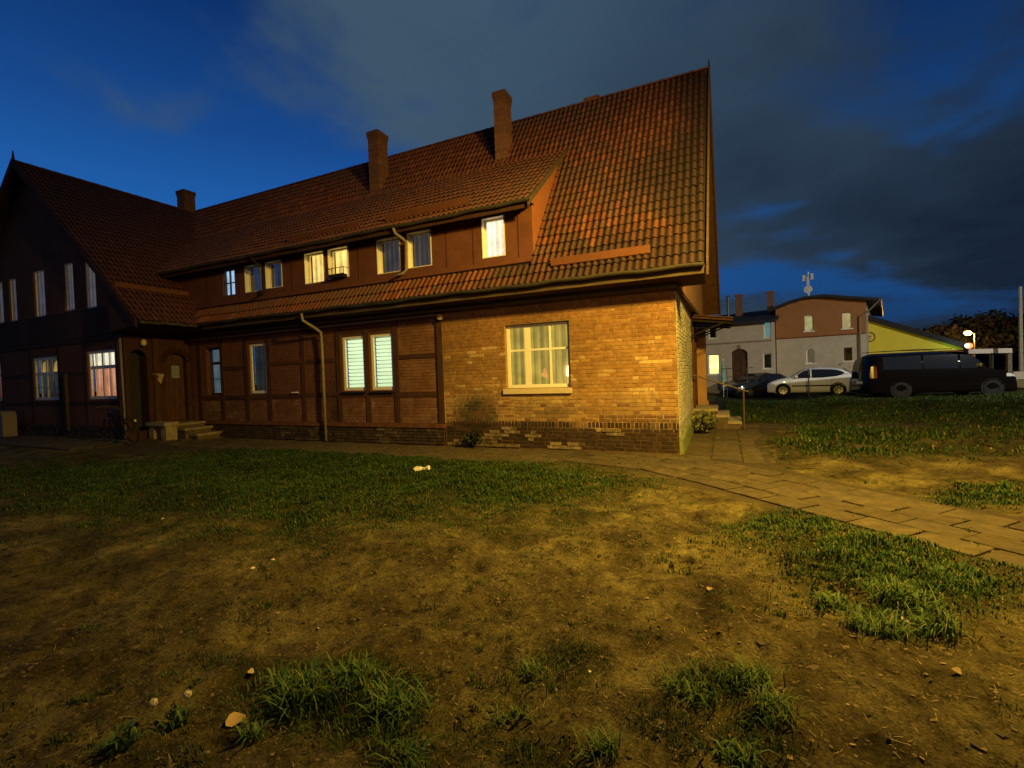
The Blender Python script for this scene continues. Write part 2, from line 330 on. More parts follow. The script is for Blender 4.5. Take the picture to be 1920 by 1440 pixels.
def earth_mat(m_):
    nt = m_.node_tree; N = nt.nodes; L = nt.links.new; b = N['Principled BSDF']; b.inputs['Roughness'].default_value = .95; b.inputs['Specular IOR Level'].default_value = .15
    a = N.new('ShaderNodeVertexColor'); a.layer_name = 'col'; sp = N.new('ShaderNodeSeparateColor'); L(a.outputs[0], sp.inputs[0])
    g = N.new('ShaderNodeNewGeometry'); pos = g.outputs['Position']
    def noise(sc, det=6, ro=.6, d=0):
        n = N.new('ShaderNodeTexNoise'); L(pos, n.inputs['Vector']); n.inputs['Scale'].default_value = sc; n.inputs['Detail'].default_value = det; n.inputs['Roughness'].default_value = ro; n.inputs['Distortion'].default_value = d; return n.outputs['Fac']
    r1 = N.new('ShaderNodeValToRGB'); L(noise(1.6, 9, .68, .4), r1.inputs[0]); c = r1.color_ramp
    c.elements[0].position = .33; c.elements[0].color = (.034, .026, .011, 1); c.elements[1].position = .68; c.elements[1].color = (.27, .235, .09, 1)
    e = c.elements.new(.5); e.color = (.130, .107, .042, 1)
    r2 = N.new('ShaderNodeValToRGB'); L(noise(11, 9, .75), r2.inputs[0]); c = r2.color_ramp
    c.elements[0].position = .36; c.elements[0].color = (.14, .12, .10, 1); c.elements[1].position = .66; c.elements[1].color = (1.4, 1.35, 1.25, 1)
    e = c.elements.new(.45); e.color = (.85, .82, .78, 1)
    mu = N.new('ShaderNodeMixRGB'); mu.blend_type = 'MULTIPLY'; mu.inputs[0].default_value = .9; L(r1.outputs[0], mu.inputs[1]); L(r2.outputs[0], mu.inputs[2])
    r3 = N.new('ShaderNodeValToRGB'); L(noise(60, 8, .9), r3.inputs[0]); c = r3.color_ramp
    c.elements[0].position = .40; c.elements[0].color = (.20, .18, .16, 1); c.elements[1].position = .62; c.elements[1].color = (1.6, 1.55, 1.5, 1)
    mu2 = N.new('ShaderNodeMixRGB'); mu2.blend_type = 'MULTIPLY'; mu2.inputs[0].default_value = .8; L(mu.outputs[0], mu2.inputs[1]); L(r3.outputs[0], mu2.inputs[2])
    gr = N.new('ShaderNodeMixRGB'); L(sp.outputs[1], gr.inputs[0]); L(mu2.outputs[0], gr.inputs[1]); gr.inputs[2].default_value = (.020, .030, .008, 1)
    pa = N.new('ShaderNodeMixRGB'); L(sp.outputs[2], pa.inputs[0]); L(gr.outputs[0], pa.inputs[1]); pa.inputs[2].default_value = (.085, .066, .038, 1)
    L(pa.outputs[0], b.inputs['Base Color'])
    ad = N.new('ShaderNodeMath'); ad.operation = 'ADD'; L(noise(14, 8, .75), ad.inputs[0])
    m2 = N.new('ShaderNodeMath'); m2.operation = 'MULTIPLY'; L(noise(70, 5, .7), m2.inputs[0]); m2.inputs[1].default_value = .5; L(m2.outputs[0], ad.inputs[1])
    bp = N.new('ShaderNodeBump'); L(ad.outputs[0], bp.inputs['Height']); bp.inputs['Strength'].default_value = .95; bp.inputs['Distance'].default_value = .045; L(bp.outputs[0], b.inputs['Normal'])
earth_mat(mg)
ground = np_mesh('ground', vv, ff, mg, np.stack([np.zeros(len(vv)), gm * .85, pth], 1), smooth=True)
tag(ground, 'bare trodden earth with patchy grass around the house', kind='structure')

# ------------------------------------------------------------------ paving slabs
M['slab'] = mat('slab', (.38, .365, .30), .95, .35, 7, .9, 40, tint2=(.075, .058, .032), t2scale=3.2, t2lo=.38, t2hi=.62)
path = tag(MB().build('path', M['concrete']), 'worn concrete slab path along the house and across the yard', kind='structure')
SLABC = []
def slab(c, a, b, la, lb, z=.02):
    """one slab with bevelled rim: centre c, unit axes a, b"""
    a = np.array([a[0], a[1], 0.]); b = np.array([b[0], b[1], 0.]); ha = la / 2 - .008 - rnd.random() * .006; hb = lb / 2 - .008 - rnd.random() * .006
    rot = (rnd.random() - .5) * .03; a, b = a * math.cos(rot) + b * math.sin(rot), b * math.cos(rot) - a * math.sin(rot)
    z += (rnd.random() - .5) * .012 + float(ground_z(c[0], c[1])) + .004; tx = (rnd.random() - .5) * .03; ty = (rnd.random() - .5) * .03
    c = np.array([c[0], c[1], 0.]); vs = []
    for k, (s_, zz) in enumerate(((1, -.06), (1, -.006), (1 - .012 / max(ha, .05), 0))):
        for sa, sb in ((-1, -1), (1, -1), (1, 1), (-1, 1)):
            q = c + a * sa * ha * s_ + b * sb * hb * s_; q[2] = z + zz + tx * sa * ha + ty * sb * hb; vs.append(q)
    fs = [(8, 9, 10, 11)]
    for l in (0, 4):
        for k in range(4): fs.append((l + k, l + (k + 1) % 4, l + 4 + (k + 1) % 4, l + 4 + k))
    t = .75 + rnd.random() * .5; w = rnd.random() * .06
    mb = MB(); mb.raw(vs, fs, (.235 * t + w * .3, .19 * t, .118 * t - w * .3)); SLABC.append((float(c[0]), float(c[1])))
    return mb.build('slab', M['slab'], path)
# diagonal branch: centre line from the corner towards the right
A0 = np.array([-1.25, 8.35]); pts_line = [np.array(q) for q in ((-2.3, 8.75), (-.9, 8.35), (.1, 7.55), (1.0, 6.66), (2.05, 5.70), (5.2, 2.75))]
def walk(line, step):
    out = []; carry = 0
    for i in range(len(line) - 1):
        p, q = line[i], line[i + 1]; L_ = np.linalg.norm(q - p); t = carry
        while t < L_: out.append((p + (q - p) * t / L_, (q - p) / L_)); t += step
        carry = t - L_
    return out
for k, (p, d) in enumerate(walk(pts_line, .50)):
    nrm = np.array([-d[1], d[0]])
    for j in range(4):
        w = (-.54, -.18, .18, .54)[j]
        q = p + nrm * w + d * (.25 if j % 2 else 0) + d * (rnd.random() - .5) * .03
        if q[1] > 9.15 and q[0] < -.7: continue
        slab(q, d, nrm, .50, .36)
# strip along the facade
for i in range(38):
    x = -3.1 - .5 * i
    for j in range(3 if x < -2.2 else 2):
        yy = 9.02 - j * .52
        if x < -14.9 and yy > 7.4: yy -= 1.75
        if x < -14.9 and yy > 7.45: continue
        slab((x + (.12 if j % 2 else 0), yy), (1, 0), (0, 1), .5, .52, .008)
# branch back to the steps
for k, yy in enumerate(np.arange(8.95, 13.4, .55)):
    for j in range(3):
        x = -.52 + j * .5
        slab((x, yy + (.2 if j == 1 else 0)), (1, 0), (0, 1), .5, .55, .012)
for k in range(7):
    for j in range(2): slab((.5 + k * .6, 13.75 + j * .5 + k * .06), (1, .1), (-.1, 1), .58, .5, .012)

# ------------------------------------------------------------------ THE HOUSE
WY = 9.326; WX = -.82; BX = -6.0       # facade plane, gable plane, timber/brick border
house = empty('brick_house', (-8, 9.33, 0), 'long red-tiled half-timbered brick house with dormer and cross wing', 'house')
def wall_grid(mb, fixed, axis, r0, r1, z0, z1, holes, depth, out, c=(1, 1, 1), cfn=None, cut=None):
    """wall sheet with real openings and reveals; axis 0: runs in x at y=fixed facing -y; axis 1: runs in y at x=fixed facing +x"""
    us = sorted({r0, r1, *[h[0] for h in holes], *[h[1] for h in holes]}); zs = sorted({z0, z1, *[h[2] for h in holes], *[h[3] for h in holes]})
    if cut: us = sorted({*us, *np.arange(r0 + cut, r1 - .01, cut).tolist()}); zs = sorted({*zs, *np.arange(z0 + cut, z1 - .01, cut).tolist()})
    P = (lambda u, z, d=0: (u, fixed + d, z)) if axis == 0 else (lambda u, z, d=0: (fixed - d, u, z))
    for i in range(len(us) - 1):
        for j in range(len(zs) - 1):
            um = (us[i] + us[i + 1]) / 2; zm = (zs[j] + zs[j + 1]) / 2
            if any(h[0] < um < h[1] and h[2] < zm < h[3] for h in holes): continue
            mb.poly([P(us[i], zs[j]), P(us[i + 1], zs[j]), P(us[i + 1], zs[j + 1]), P(us[i], zs[j + 1])], cfn(um, zm) if cfn else c)
    for a, b, e, f in [h[:4] for h in holes]:
        mb.poly([P(a, e), P(a, f), P(a, f, depth), P(a, e, depth)], c); mb.poly([P(b, e, depth), P(b, f, depth), P(b, f), P(b, e)], c)
        mb.poly([P(a, f), P(b, f), P(b, f, depth), P(a, f, depth)], c); mb.poly([P(a, e, depth), P(b, e, depth), P(b, e), P(a, e)], c)

def bricks(fixed, axis, r0, r1, z0, z1, holes, colfn, proud=.007, jit=.003, soldier=None, course=.0755, bond='flemish', gap=.011):
    """list of (distance, box params) for bricks"""
    out = []; z = z0; row = 0
    while z < z1 - .02:
        h = course
        if soldier and abs(z - soldier) < course * .5:
            h = .125; u = r0 + rnd.random() * .03
            while u < r1:
                out.append((u, min(u + .076, r1), z, min(z + h, z1))); u += .076 + rnd.random() * .004
            z += h; row += 1; continue
        u = r0 - (0, .19, .06, .25)[row % 4] - rnd.random() * .02; k = row
        while u < r1:
            w = .25 if (k % 2 == 0 or bond == 'run') else .125
            a, b = max(u, r0), min(u + w, r1)
            if b - a > .03: out.append((a, b, z, min(z + h, z1)))
            u += w; k += 1
        z += h; row += 1
    res = []
    for a, b, e, f in out:
        segs = [(a, b)]
        for h in holes:
            if e < h[3] - .01 and f > h[2] + .01:
                ns = []
                for (p, q) in segs:
                    if q <= h[0] or p >= h[1]: ns.append((p, q)); continue
                    if h[0] - p > .03: ns.append((p, h[0]))
                    if q - h[1] > .03: ns.append((h[1], q))
                segs = ns
        for p, q in segs:
            g = gap / 2; p_, q_, e_, f_ = p + g, q - g, e + g, f - g
            if q_ - p_ < .01: continue
            pr = proud + (rnd.random() - .5) * 2 * jit; c = colfn((p + q) / 2, (e + f) / 2, q - p, f - e)
            if c is None: continue
            if len(c) == 4: pr += c[3]; c = c[:3]
            res.append((p_, q_, e_, f_, max(pr, .0015), c))
    return res
def brick_faces(mb, fixed, axis, b):
    p, q, e, f, pr, c = b; bv = .004
    P = (lambda u, z, d: (u, fixed - d, z)) if axis == 0 else (lambda u, z, d: (fixed + d, u, z))
    j = [(rnd.random() - .5) * .005 for _ in range(8)]
    o = [P(p + j[0], e + j[1], 0), P(q + j[2], e + j[3], 0), P(q + j[4], f + j[5], 0), P(p + j[6], f + j[7], 0)]
    i_ = [P(p + j[0] + bv, e + j[1] + bv, pr), P(q + j[2] - bv, e + j[3] + bv, pr), P(q + j[4] - bv, f + j[5] - bv, pr), P(p + j[6] + bv, f + j[7] - bv, pr)]
    mb.raw(o + i_, [(4, 5, 6, 7), (0, 1, 5, 4), (1, 2, 6, 5), (2, 3, 7, 6), (3, 0, 4, 7)], c)
def px_size(p):
    x, y, d = proj(p); return d + (0 if (0 < x < 1920 and 0 < y < 1440) else 100)

def lerp(a, b, t): return tuple(a[i] + (b[i] - a[i]) * t for i in range(3))
def col_front(u, z, w, h):
    n = float(fbm(u * 1.3 + 40, z * 2.2 + 9, 3)); r = rnd.random()
    c = lerp((.27, .135, .042), (.40, .225, .075), r)
    if r > .91: c = lerp(c, (.60, .44, .20), .6)                       # sandy replaced faces
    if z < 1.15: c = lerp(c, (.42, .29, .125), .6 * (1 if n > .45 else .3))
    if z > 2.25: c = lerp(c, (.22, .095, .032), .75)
    st = math.exp(-((u + 5.15) / .55) ** 2) * (1 - float(sstep(.7, 1.45, z)))       # damp stain by the old pipe
    c = lerp(c, (.028, .032, .018), min(.95, st * (1.5 if n > .33 else .9)))
    st = math.exp(-((u + 3.2) / .9) ** 2 - ((z - .78) / .12) ** 2) * .7
    if r < .7: c = lerp(c, (.07, .06, .035), st)
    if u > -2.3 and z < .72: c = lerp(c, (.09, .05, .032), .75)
    if z < 1.05 and rnd.random() < .12: c = lerp(c, (.12, .045, .03), .7)
    if z < .56 and h > .1: c = (.055, .026, .018) if n + .45 * r > .62 else (.21, .125, .065)
    elif z < .44:
        m_ = float(fbm(u * 2.1, z * 4 + 77, 3))
        if m_ > (.47 if -3.4 < u < -1.9 else .60) and u < -1.9: return (.26, .195, .10, .008 + r * .015)            # lumps of old render
        c = lerp((.045, .026, .02), (.11, .06, .035), r)
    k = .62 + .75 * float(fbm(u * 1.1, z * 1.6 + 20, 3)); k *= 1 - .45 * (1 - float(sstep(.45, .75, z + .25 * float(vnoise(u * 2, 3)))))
    return tuple(x * k for x in c)
def col_side(u, z, w, h):
    r = rnd.random(); n = float(fbm(u * 1.5, z * 2 + 5, 3))
    c = lerp((.36, .34, .22), (.55, .50, .34), r)
    if n > .58: c = lerp(c, (.22, .20, .13), .7)
    if z < .5: c = lerp(c, (.17, .19, .09), .8)
    return c
def col_timber(u, z, w, h):
    r = rnd.random(); right = float(sstep(-9.3, -6.5, u)); low = 1 - float(sstep(.9, 1.3, z))
    c = lerp((.155, .058, .033), (.175, .07, .04), r)
    c = lerp(c, lerp((.21, .105, .05), (.27, .15, .075), r), max(right * .8, low * .6))
    if low > .5 and float(fbm(u * 1.8, z * 3, 2)) > .60: c = lerp(c, (.34, .27, .16), .7)
    st = math.exp(-((u + 9.45) / .33) ** 2) * (1 - float(sstep(1.3, 2.2, z)))
    return lerp(c, (.03, .022, .018), min(.9, st))
def col_plinth(u, z, w, h):
    r = rnd.random()
    if float(fbm(u * 1.7, z * 5 + 7, 3)) > .60: return (.12, .09, .055, .01 + .015 * r)
    return lerp((.045, .03, .026), (.085, .055, .042), r)

H_BIG = (-4.385, -2.92, 1.30, 2.68)
W_T = [(-14.65, -14.02, 1.31, 2.73), (-12.69, -11.98, 1.31, 2.76), (-9.10, -8.36, 1.33, 2.74), (-8.16, -7.46, 1.33, 2.74)]
# brick-built bay
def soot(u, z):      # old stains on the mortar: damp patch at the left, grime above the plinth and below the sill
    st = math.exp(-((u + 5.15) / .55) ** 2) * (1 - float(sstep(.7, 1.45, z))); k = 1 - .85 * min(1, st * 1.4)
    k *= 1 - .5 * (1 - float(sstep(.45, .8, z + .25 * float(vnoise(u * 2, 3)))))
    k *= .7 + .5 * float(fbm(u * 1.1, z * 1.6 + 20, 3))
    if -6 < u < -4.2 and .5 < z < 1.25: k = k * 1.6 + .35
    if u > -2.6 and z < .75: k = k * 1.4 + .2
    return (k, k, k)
wf = MB(); wall_grid(wf, WY, 0, BX, WX, .40, 3.14, [H_BIG], .22, 1, cfn=soot, cut=.12); wf.poly([(BX, WY, -.1), (WX, WY, -.1), (WX, WY, .40), (BX, WY, .40)], (.42, .38, .34)); wall = wf.build('wall', M['mortar'], house); wall['label'] = 'ochre brick front wall round the large window'
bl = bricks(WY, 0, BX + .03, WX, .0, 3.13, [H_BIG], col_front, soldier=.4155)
# timber-framed bay
POST = [-14.95, -13.90, -12.80, -11.86, -10.50, -9.22, -8.26, -7.36, -6.10]
wt = MB(); wall_grid(wt, WY + .02, 0, -15.45, BX, -.1, 3.14, W_T, .16, 1); wallt = wt.build('wall', M['mortar_red'], house); wallt['label'] = 'dark red timber-framed front wall'
bt = bricks(WY + .02, 0, -15.4, BX, .50, 3.1, W_T, col_timber, proud=.006, jit=.001, gap=.008)
bp_ = bricks(WY, 0, -15.4, BX - .03, .0, .40, [], col_plinth, jit=.008, proud=.02)
bs_ = bricks(WY, 0, -8.8, BX - .03, .415, .42, [], lambda u, z, w, h: lerp((.05, .03, .025), (.14, .075, .05), rnd.random()), soldier=.415) 
# gable side (white-washed brick, rough old mortar)
wsd = MB(); wall_grid(wsd, WX, 1, WY, 16.2, -.1, 3.14, [(13.6, 14.5, .5, 2.6)], .2, 1); walls = wsd.build('wall', M['mortar_pale'], house); walls['label'] = 'pale whitewashed brick gable side wall'
bg = bricks(WX, 1, WY, 16.2, .0, 3.13, [(13.6, 14.5, .5, 2.6)], col_side, proud=.008, jit=.004, gap=.014)
allb = []
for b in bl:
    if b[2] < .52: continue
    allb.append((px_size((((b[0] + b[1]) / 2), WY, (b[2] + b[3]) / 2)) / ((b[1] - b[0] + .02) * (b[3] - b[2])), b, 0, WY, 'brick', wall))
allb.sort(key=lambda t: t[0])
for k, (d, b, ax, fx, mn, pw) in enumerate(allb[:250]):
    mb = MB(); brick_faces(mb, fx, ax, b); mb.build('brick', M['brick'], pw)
def rest(blist, ax, fx, mn, pw, name='brick'):
    mb = MB()
    for b in blist: brick_faces(mb, fx, ax, b)
    o = mb.build(name, M[mn], pw); o['kind'] = 'stuff'; return o
rest([t[1] for t in allb[250:]], 0, WY, 'brick', wall)
low = sorted([b for b in bl if b[2] < .52], key=lambda b: -b[1] - b[2])
for b in low[:48]: mb = MB(); brick_faces(mb, WY, 0, b); mb.build('brick', M['brick_dark'], wall)
lowr = MB()
for b in low[48:]: brick_faces(lowr, WY, 0, b)
lr_ = lowr.build('plinth_brick', M['brick_dark'], wall); lr_['kind'] = 'stuff'
rest(bt, 0, WY + .02, 'brick_red', wallt); rest(bg, 1, WX, 'brick_pale', walls)
rest(bp_ + [(p, q, e, f, .012, c) for p, q, e, f, _, c in bs_], 0, WY, 'brick_dark', wallt)
# rough concrete/green foot of the gable corner
mb = MB(); n_ = 26
prev = None
for k in range(n_):
    y = WY + .02 + k * (6.6 / n_); t_ = .035 + .03 * fbm(k * .7, 3, 2); h = .34 + .14 * (fbm(k * .6, 9, 2) - .5) * 2
    cur = [(WX + t_ + .03, y, -.1), (WX + t_, y, h * .85), (WX + .006, y, h)]
    if prev:
        for a in range(2): mb.poly([prev[a], cur[a], cur[a + 1], prev[a + 1]], (.9, 1, .6))
    else: mb.poly([(WX, y, -.1)] + cur, (.9, 1, .6))
    prev = cur
mb.build('plinth', mat('mossy_render', (.20, .21, .10), .95, .35, 7, .8, 30), house)
# timber posts and rails
def beam(name, x0, x1, z0, z1, y0=WY - .012, y1=WY + .05, parent=house, m_='timber', c=None):
    mb = MB(); t = .8 + rnd.random() * .5; mb.box(x0, x1, y0, y1, z0, z1, c or (t, t, t)); return mb.build(name, M[m_], parent)
for x in POST[:-1]:
    w_ = .075; beam('post', x - w_, x + w_, .50, 3.0)
beam('post', -6.15, -6.0, .50, 3.02, WY - .03)
for a, b, zz in ((-13.83, -12.87, 2.08), (-13.83, -12.87, 1.2), (-12.73, -11.93, 1.2), (-11.79, -10.57, 2.14), (-11.79, -10.57, 1.22), (-10.43, -9.29, 2.14), (-10.43, -9.29, 1.24),
                 (-9.15, -8.33, 1.22), (-8.19, -7.43, 1.22), (-7.29, -6.15, 1.20), (-14.88, -13.97, 1.2), (-9.15, -8.33, 2.86), (-8.19, -7.43, 2.86), (-7.29, -6.15, 2.12)):
    beam('rail', a, b, zz - .055, zz + .055, WY - .006)
beam('sill_beam', -15.0, -6.0, .40, .50, WY - .05, WY + .05, c=(2.2, 2.0, 1.7))
beam('wall_plate', -15.4, -6.0, 2.98, 3.09, WY - .05, WY + .04, c=(1.7, 1.5, 1.3))
mb = MB(); mb.tube([(-15.3, WY - .10, 3.0), (-6.05, WY - .10, 3.04)], .018, 6); mb.build('cable_pipe', M['pipe'], house)
mb = MB(); mb.lathe((-5.98, WY - .07, 2.98), (0, -1, 0), [(0, .001), (0, .07), (.06, .06), (.07, .001)], 12); mb.build('junction_cap', M['sillstone'], house)
for a, b, e, f in W_T[2:]:
    mb = MB(); mb.box(a - .02, b + .02, WY - .06, WY + .1, e - .075, e - .03); mb.build('window_ledge', M['metal_dark'], house)

# ---------- windows
def window(parent, fixed, axis, rect, recess=.09, frame='white_frame', fw=.055, bars_v=(), bars_h=(), pane_m='glass', back=None, sashes=None, sill=None, label=None, folds=0, back_d=.16, arch=False):
    a, b, e, f = rect
    P = (lambda u, z, d: (u, fixed + d, z)) if axis == 0 else (lambda u, z, d: (fixed - d, u, z))
    def B(mb, u0, u1, z0, z1, d0, d1, c=(1, 1, 1)):
        o = np.array(P(u0, z0, d1)); mb.frame_box(o, np.array(P(u1, z0, d1)) - o, np.array(P(u0, z1, d1)) - o, np.array(P(u0, z0, d0)) - o, c)
    mb = MB(); d0, d1 = recess, recess + .06
    B(mb, a, a + fw, e, f, d0, d1); B(mb, b - fw, b, e, f, d0, d1); B(mb, a + fw, b - fw, e, e + fw, d0, d1); B(mb, a + fw, b - fw, f - fw, f, d0, d1)
    vs = sorted(bars_v); hs = sorted(bars_h); ua, ub, za, zb = a + fw, b - fw, e + fw, f - fw
    for v, w in vs: B(mb, v - w / 2, v + w / 2, za, zb, d0 + .005, d1 - .005)
    edges = [ua] + [q for v, w in vs for q in (v - w / 2, v + w / 2)] + [ub]; cols_ = [(edges[i], edges[i + 1]) for i in range(0, len(edges), 2)]
    for h, w in hs:
        for (p, q) in cols_: B(mb, p, q, h - w / 2, h + w / 2, d0 + .01, d1 - .01)
    win = mb.build('window', M[frame], parent)
    if label: win['label'] = label
    he = [za] + [q for h, w in hs for q in (h - w / 2, h + w / 2)] + [zb]
    for (p, q) in cols_:
        for i in range(0, len(he), 2):
            mb = MB(); mb.poly([P(p, he[i], d0 + .03), P(q, he[i], d0 + .03), P(q, he[i + 1], d0 + .03), P(p, he[i + 1], d0 + .03)]); mb.build('pane', M[pane_m], win)
    if back:
        mb = MB(); n = folds * 4 if folds else 1; dz = d1 + back_d - .06
        for i in range(n):
            u0 = a + (b - a) * i / n; u1 = a + (b - a) * (i + 1) / n; w0 = .025 * math.sin(i * 1.6) if folds else 0; w1 = .025 * math.sin((i + 1) * 1.6) if folds else 0
            t = 1 if not folds else .72 + .36 * math.sin(i * 1.6 + .5) * .6 + .15 * rnd.random()
            mb.poly([P(u0, e, dz + w0), P(u1, e, dz + w1), P(u1, f, dz + w1), P(u0, f, dz + w0)], (t, t, t))
        mb.build('curtain', back, win)
    if sill:
        mb = MB(); B(mb, a - sill[2], b + sill[3], sill[0], sill[1], -.06, recess + .02); mb.build('sill', M[sill[4]], win)
    return win
# large window of the brick bay
a, b, e, f = H_BIG
wb = window(house, WY, 0, H_BIG, .10, fw=.07, bars_v=[(-3.90, .13), (-3.38, .04)], bars_h=[(2.12, .04)], pane_m='glass_shiny',
       back=lit('curtain_olive', (.62, .45, .07), .85), folds=9, sill=(1.175, 1.285, .06, .03, 'sillstone'), label='large white window with dim curtained room behind')
mb = MB(); mb.lathe((-3.02, WY + .20, 1.52), (0, 0, 1), [(0, .03), (.04, .05), (.2, .035), (.24, .0)], 10); mb.build('candle_lamp', lit('candle_glow', (1, .62, .22), 6), wb)
mb = MB(); mb.lathe((-3.60, WY + .30, 1.50), (0, 0, 1), [(0, .04), (.05, .08), (.2, .05), (.3, .0)], 10); mb.build('lamp_shade', lit('shade_glow', (1, .42, .08), .9), wb)
# hall windows of the timbered bay
blue = lit('room_blue', (.30, .45, .52), .22)
w_ = window(house, WY + .02, 0, W_T[0], .12, 'brown_frame', .04, bars_h=[(2.27, .08), (1.78, .02)], back=blue, back_d=.1, label='narrow dark-framed window with cold blue light')
window(house, WY + .02, 0, W_T[1], .035, fw=.075, back=lit('room_olive', (.05, .045, .025), .35), folds=3, label='narrow white window of an unlit room with dark curtain')  # curtain emits a little by itself although the room is unlit
# two shuttered-blind windows
green = lit('blind_glow', (.72, .92, .52), 1.12, False)
def blinds(rect):
    w_ = window(house, WY + .02, 0, rect, .03, fw=.075, back=lit('blind_backlight', (.74, .92, .52), .12, False), back_d=.2, label='bright narrow window with closed horizontal blind')
    n = 13; a, b, e, f = rect; e += .08; f -= .08
    for i in range(n):
        z0 = e + (f - e) * i / n; z1 = e + (f - e) * (i + 1) / n - .022
        mb = MB(); y = WY + .13; t = .92 + rnd.random() * .12
        mb.frame_box((a + .08, y + .02, z0), (b - a - .16, 0, 0), (0, -.016, z1 - z0), (0, .006, 0), (t, t, t)); mb.build('slat', green, w_)
blinds(W_T[2]); blinds(W_T[3])
# small ledge with something white on it
mb = MB(); mb.box(-10.95, -10.72, WY - .05, WY - .012, 1.30, 1.33); mb.build('vent_flap', M['white_frame'], house)

# ---------- main roof
EY, EZ, RY, RZ = 8.78, 3.40, 12.8, 8.94
TS = (RZ - EZ) / (RY - EY)
mz = lambda y: EZ + TS * (y - EY)
verge = lambda y: -.26 + .012 * (y - EY)
XR, XL = -20.4, -14.08                 # wing ridge x and eave x
WRZ, WEZ, WFY = 8.9, 3.36, 7.23
WS = (WRZ - WEZ) / (XL - XR)
wz_ = lambda x: WRZ - WS * (x - XR)
DY0, DZ0, DY1, DZ1, DXR = 8.86, 5.10, 11.54, 7.2, -3.52
DS = (DZ1 - DZ0) / (DY1 - DY0)
dz_ = lambda y: DZ0 + DS * (y - DY0)
roof = MB(); th = .05
def sheet(mb, pts, c=(1, 1, 1)): mb.poly([(p[0], p[1], p[2] - .045) for p in pts], c)
sheet(roof, [(-3.62, EY, EZ), (verge(EY) - .02, EY, EZ), (verge(RY) - .02, RY, RZ), (-3.62, RY, RZ)])
sheet(roof, [(XR, EY, EZ), (-3.62, EY, EZ), (-3.62, 9.22, mz(9.22)), (XR, 9.22, mz(9.22))])
sheet(roof, [(XR, DY1 - .1, mz(DY1 - .1)), (-3.62, DY1 - .1, mz(DY1 - .1)), (-3.62, RY, RZ), (XR, RY, RZ)])
sheet(roof, [(XR, RY, RZ), (verge(RY) - .02, RY, RZ), (-.14, 16.85, EZ), (XR, 16.85, EZ)])
roofo = roof.build('roof', M['deck'], house); roofo['label'] = 'steep red pantile main roof'
dr = MB(); sheet(dr, [(-16.2, DY0, DZ0), (DXR, DY0, DZ0), (DXR, DY1 + .02, DZ1), (-19, DY1 + .02, DZ1)]); droof = dr.build('roof', M['deck'], house); droof['label'] = 'shallower pantile roof of the long dormer'
wr = MB(); sheet(wr, [(XR, WFY, WRZ), (XL, WFY, WEZ), (XL, 12.8, WEZ), (XR, 13.6, WRZ)]); sheet(wr, [(XR, WFY, WRZ), (XR, 16.8, WRZ), (2 * XR - XL, 16.8, WEZ), (2 * XR - XL, WFY, WEZ)])
wroof = wr.build('roof', M['deck'], house); wroof['label'] = 'dark pantile roof of the cross wing'

TW, TP = .1345, .273
def tile_mesh(o, a, s, n, c):
    """pantile: o lower-left corner on the roof plane, a across, s up-slope, n normal"""
    K = 7; L_ = TP + .03; vs = []
    lift = .036; th_ = .016
    wob = (rnd.random() - .5) * .006
    for (t, top) in ((-.012, 1), (L_, 1), (-.012, 0)):
        for i in range(K):
            u = (0, .12, .24, .46, .66, .80, 1.0)[i]; h = .042 * math.sin(math.pi * min(1, max(0, (u - .10) / .72))) ** .8 - .010 * (1 if u > .85 else 0)
            hh = h + (lift if t < 0.1 else 0) - (th_ if not top else 0) + wob + .002
            vs.append(o + a * ((0, .12, .24, .46, .66, .80, 1.0)[i] * (TW - .003)) + s * (t + (.012 * math.sin(math.pi * u) * -1 if t < .1 else 0)) + n * hh)
    fs = []
    for i in range(K - 1):
        fs.append((i, i + 1, K + i + 1, K + i)); fs.append((2 * K + i, 2 * K + i + 1, i + 1, i))
    fs.append((0, K, 2 * K)); fs.append((K - 1, 3 * K - 1, 2 * K - 1))
    return vs, fs, c
def tile_color(x, y, z, kind):
    r = rnd.random(); n = float(fbm(x * .55 + y * .3 + 11, z * .55 + 2, 4)); n2 = float(fbm(x * 2.1, z * 2.1, 2))
    c = lerp((.155, .050, .026), (.205, .070, .034), r)
    if rnd.random() < .16: c = lerp(c, (.28, .10, .045), .6)
    if n + .35 * rnd.random() > .72: c = lerp(c, (.12, .065, .045), .75)
    if kind == 'main':
        # darker tiles along the eave and by the verge
        k = float(sstep(4.9, 3.5, z + (n2 - .5) * 1.2 + max(0, -x - 2.6) * .35)) * .85
        k = max(k, float(sstep(-2.1, -.5, x + (n - .5) * 2.6)) * .85)
        c = lerp(c, (.034, .021, .018), min(.9, k))
    if kind == 'dormer': c = lerp(c, (.14, .065, .045), .45)
    if kind == 'wing': c = lerp(c, (.10, .04, .03), .5)
    return c
def tiles_on(kind, org, a, s, length_a, length_s, keep, parent, mname='tile'):
    org, a, s = np.array(org, float), _n(a), _n(s); n = np.cross(a, s)
    if n[2] < 0: n = -n
    na = int(round(length_a / TW)); ns = int(round(length_s / TP)); tp = length_s / ns; out = []
    for j in range(ns):
        dx = (rnd.random() - .5) * .012
        for i in range(na):
            o = org + a * (i * TW + dx) + s * (j * tp)
            c = o + a * TW / 2 + s * tp / 2
            if not keep(c): continue
            o = o + a * (rnd.random() - .5) * .004 + s * ((rnd.random() - .5) * .016 - (.04 if rnd.random() < .005 else 0)) + n * (.035 * float(vnoise(o[0] * .8, o[2] * .8)) - .015)
            out.append((px_size(c), tile_mesh(o, a, s, n, tile_color(c[0], c[1], c[2], kind))))
    return out
sl = _n((0, 1, TS)); Ls = math.hypot(RY - EY, RZ - EZ)
def keep_main(c):
    if c[0] > verge(c[1]) - .05: return False
    if c[2] < wz_(c[0]) - .02 and c[0] < XL: return False
    if c[0] < -3.63 and 9.17 < c[1] < DY1 - .02: return False
    return True
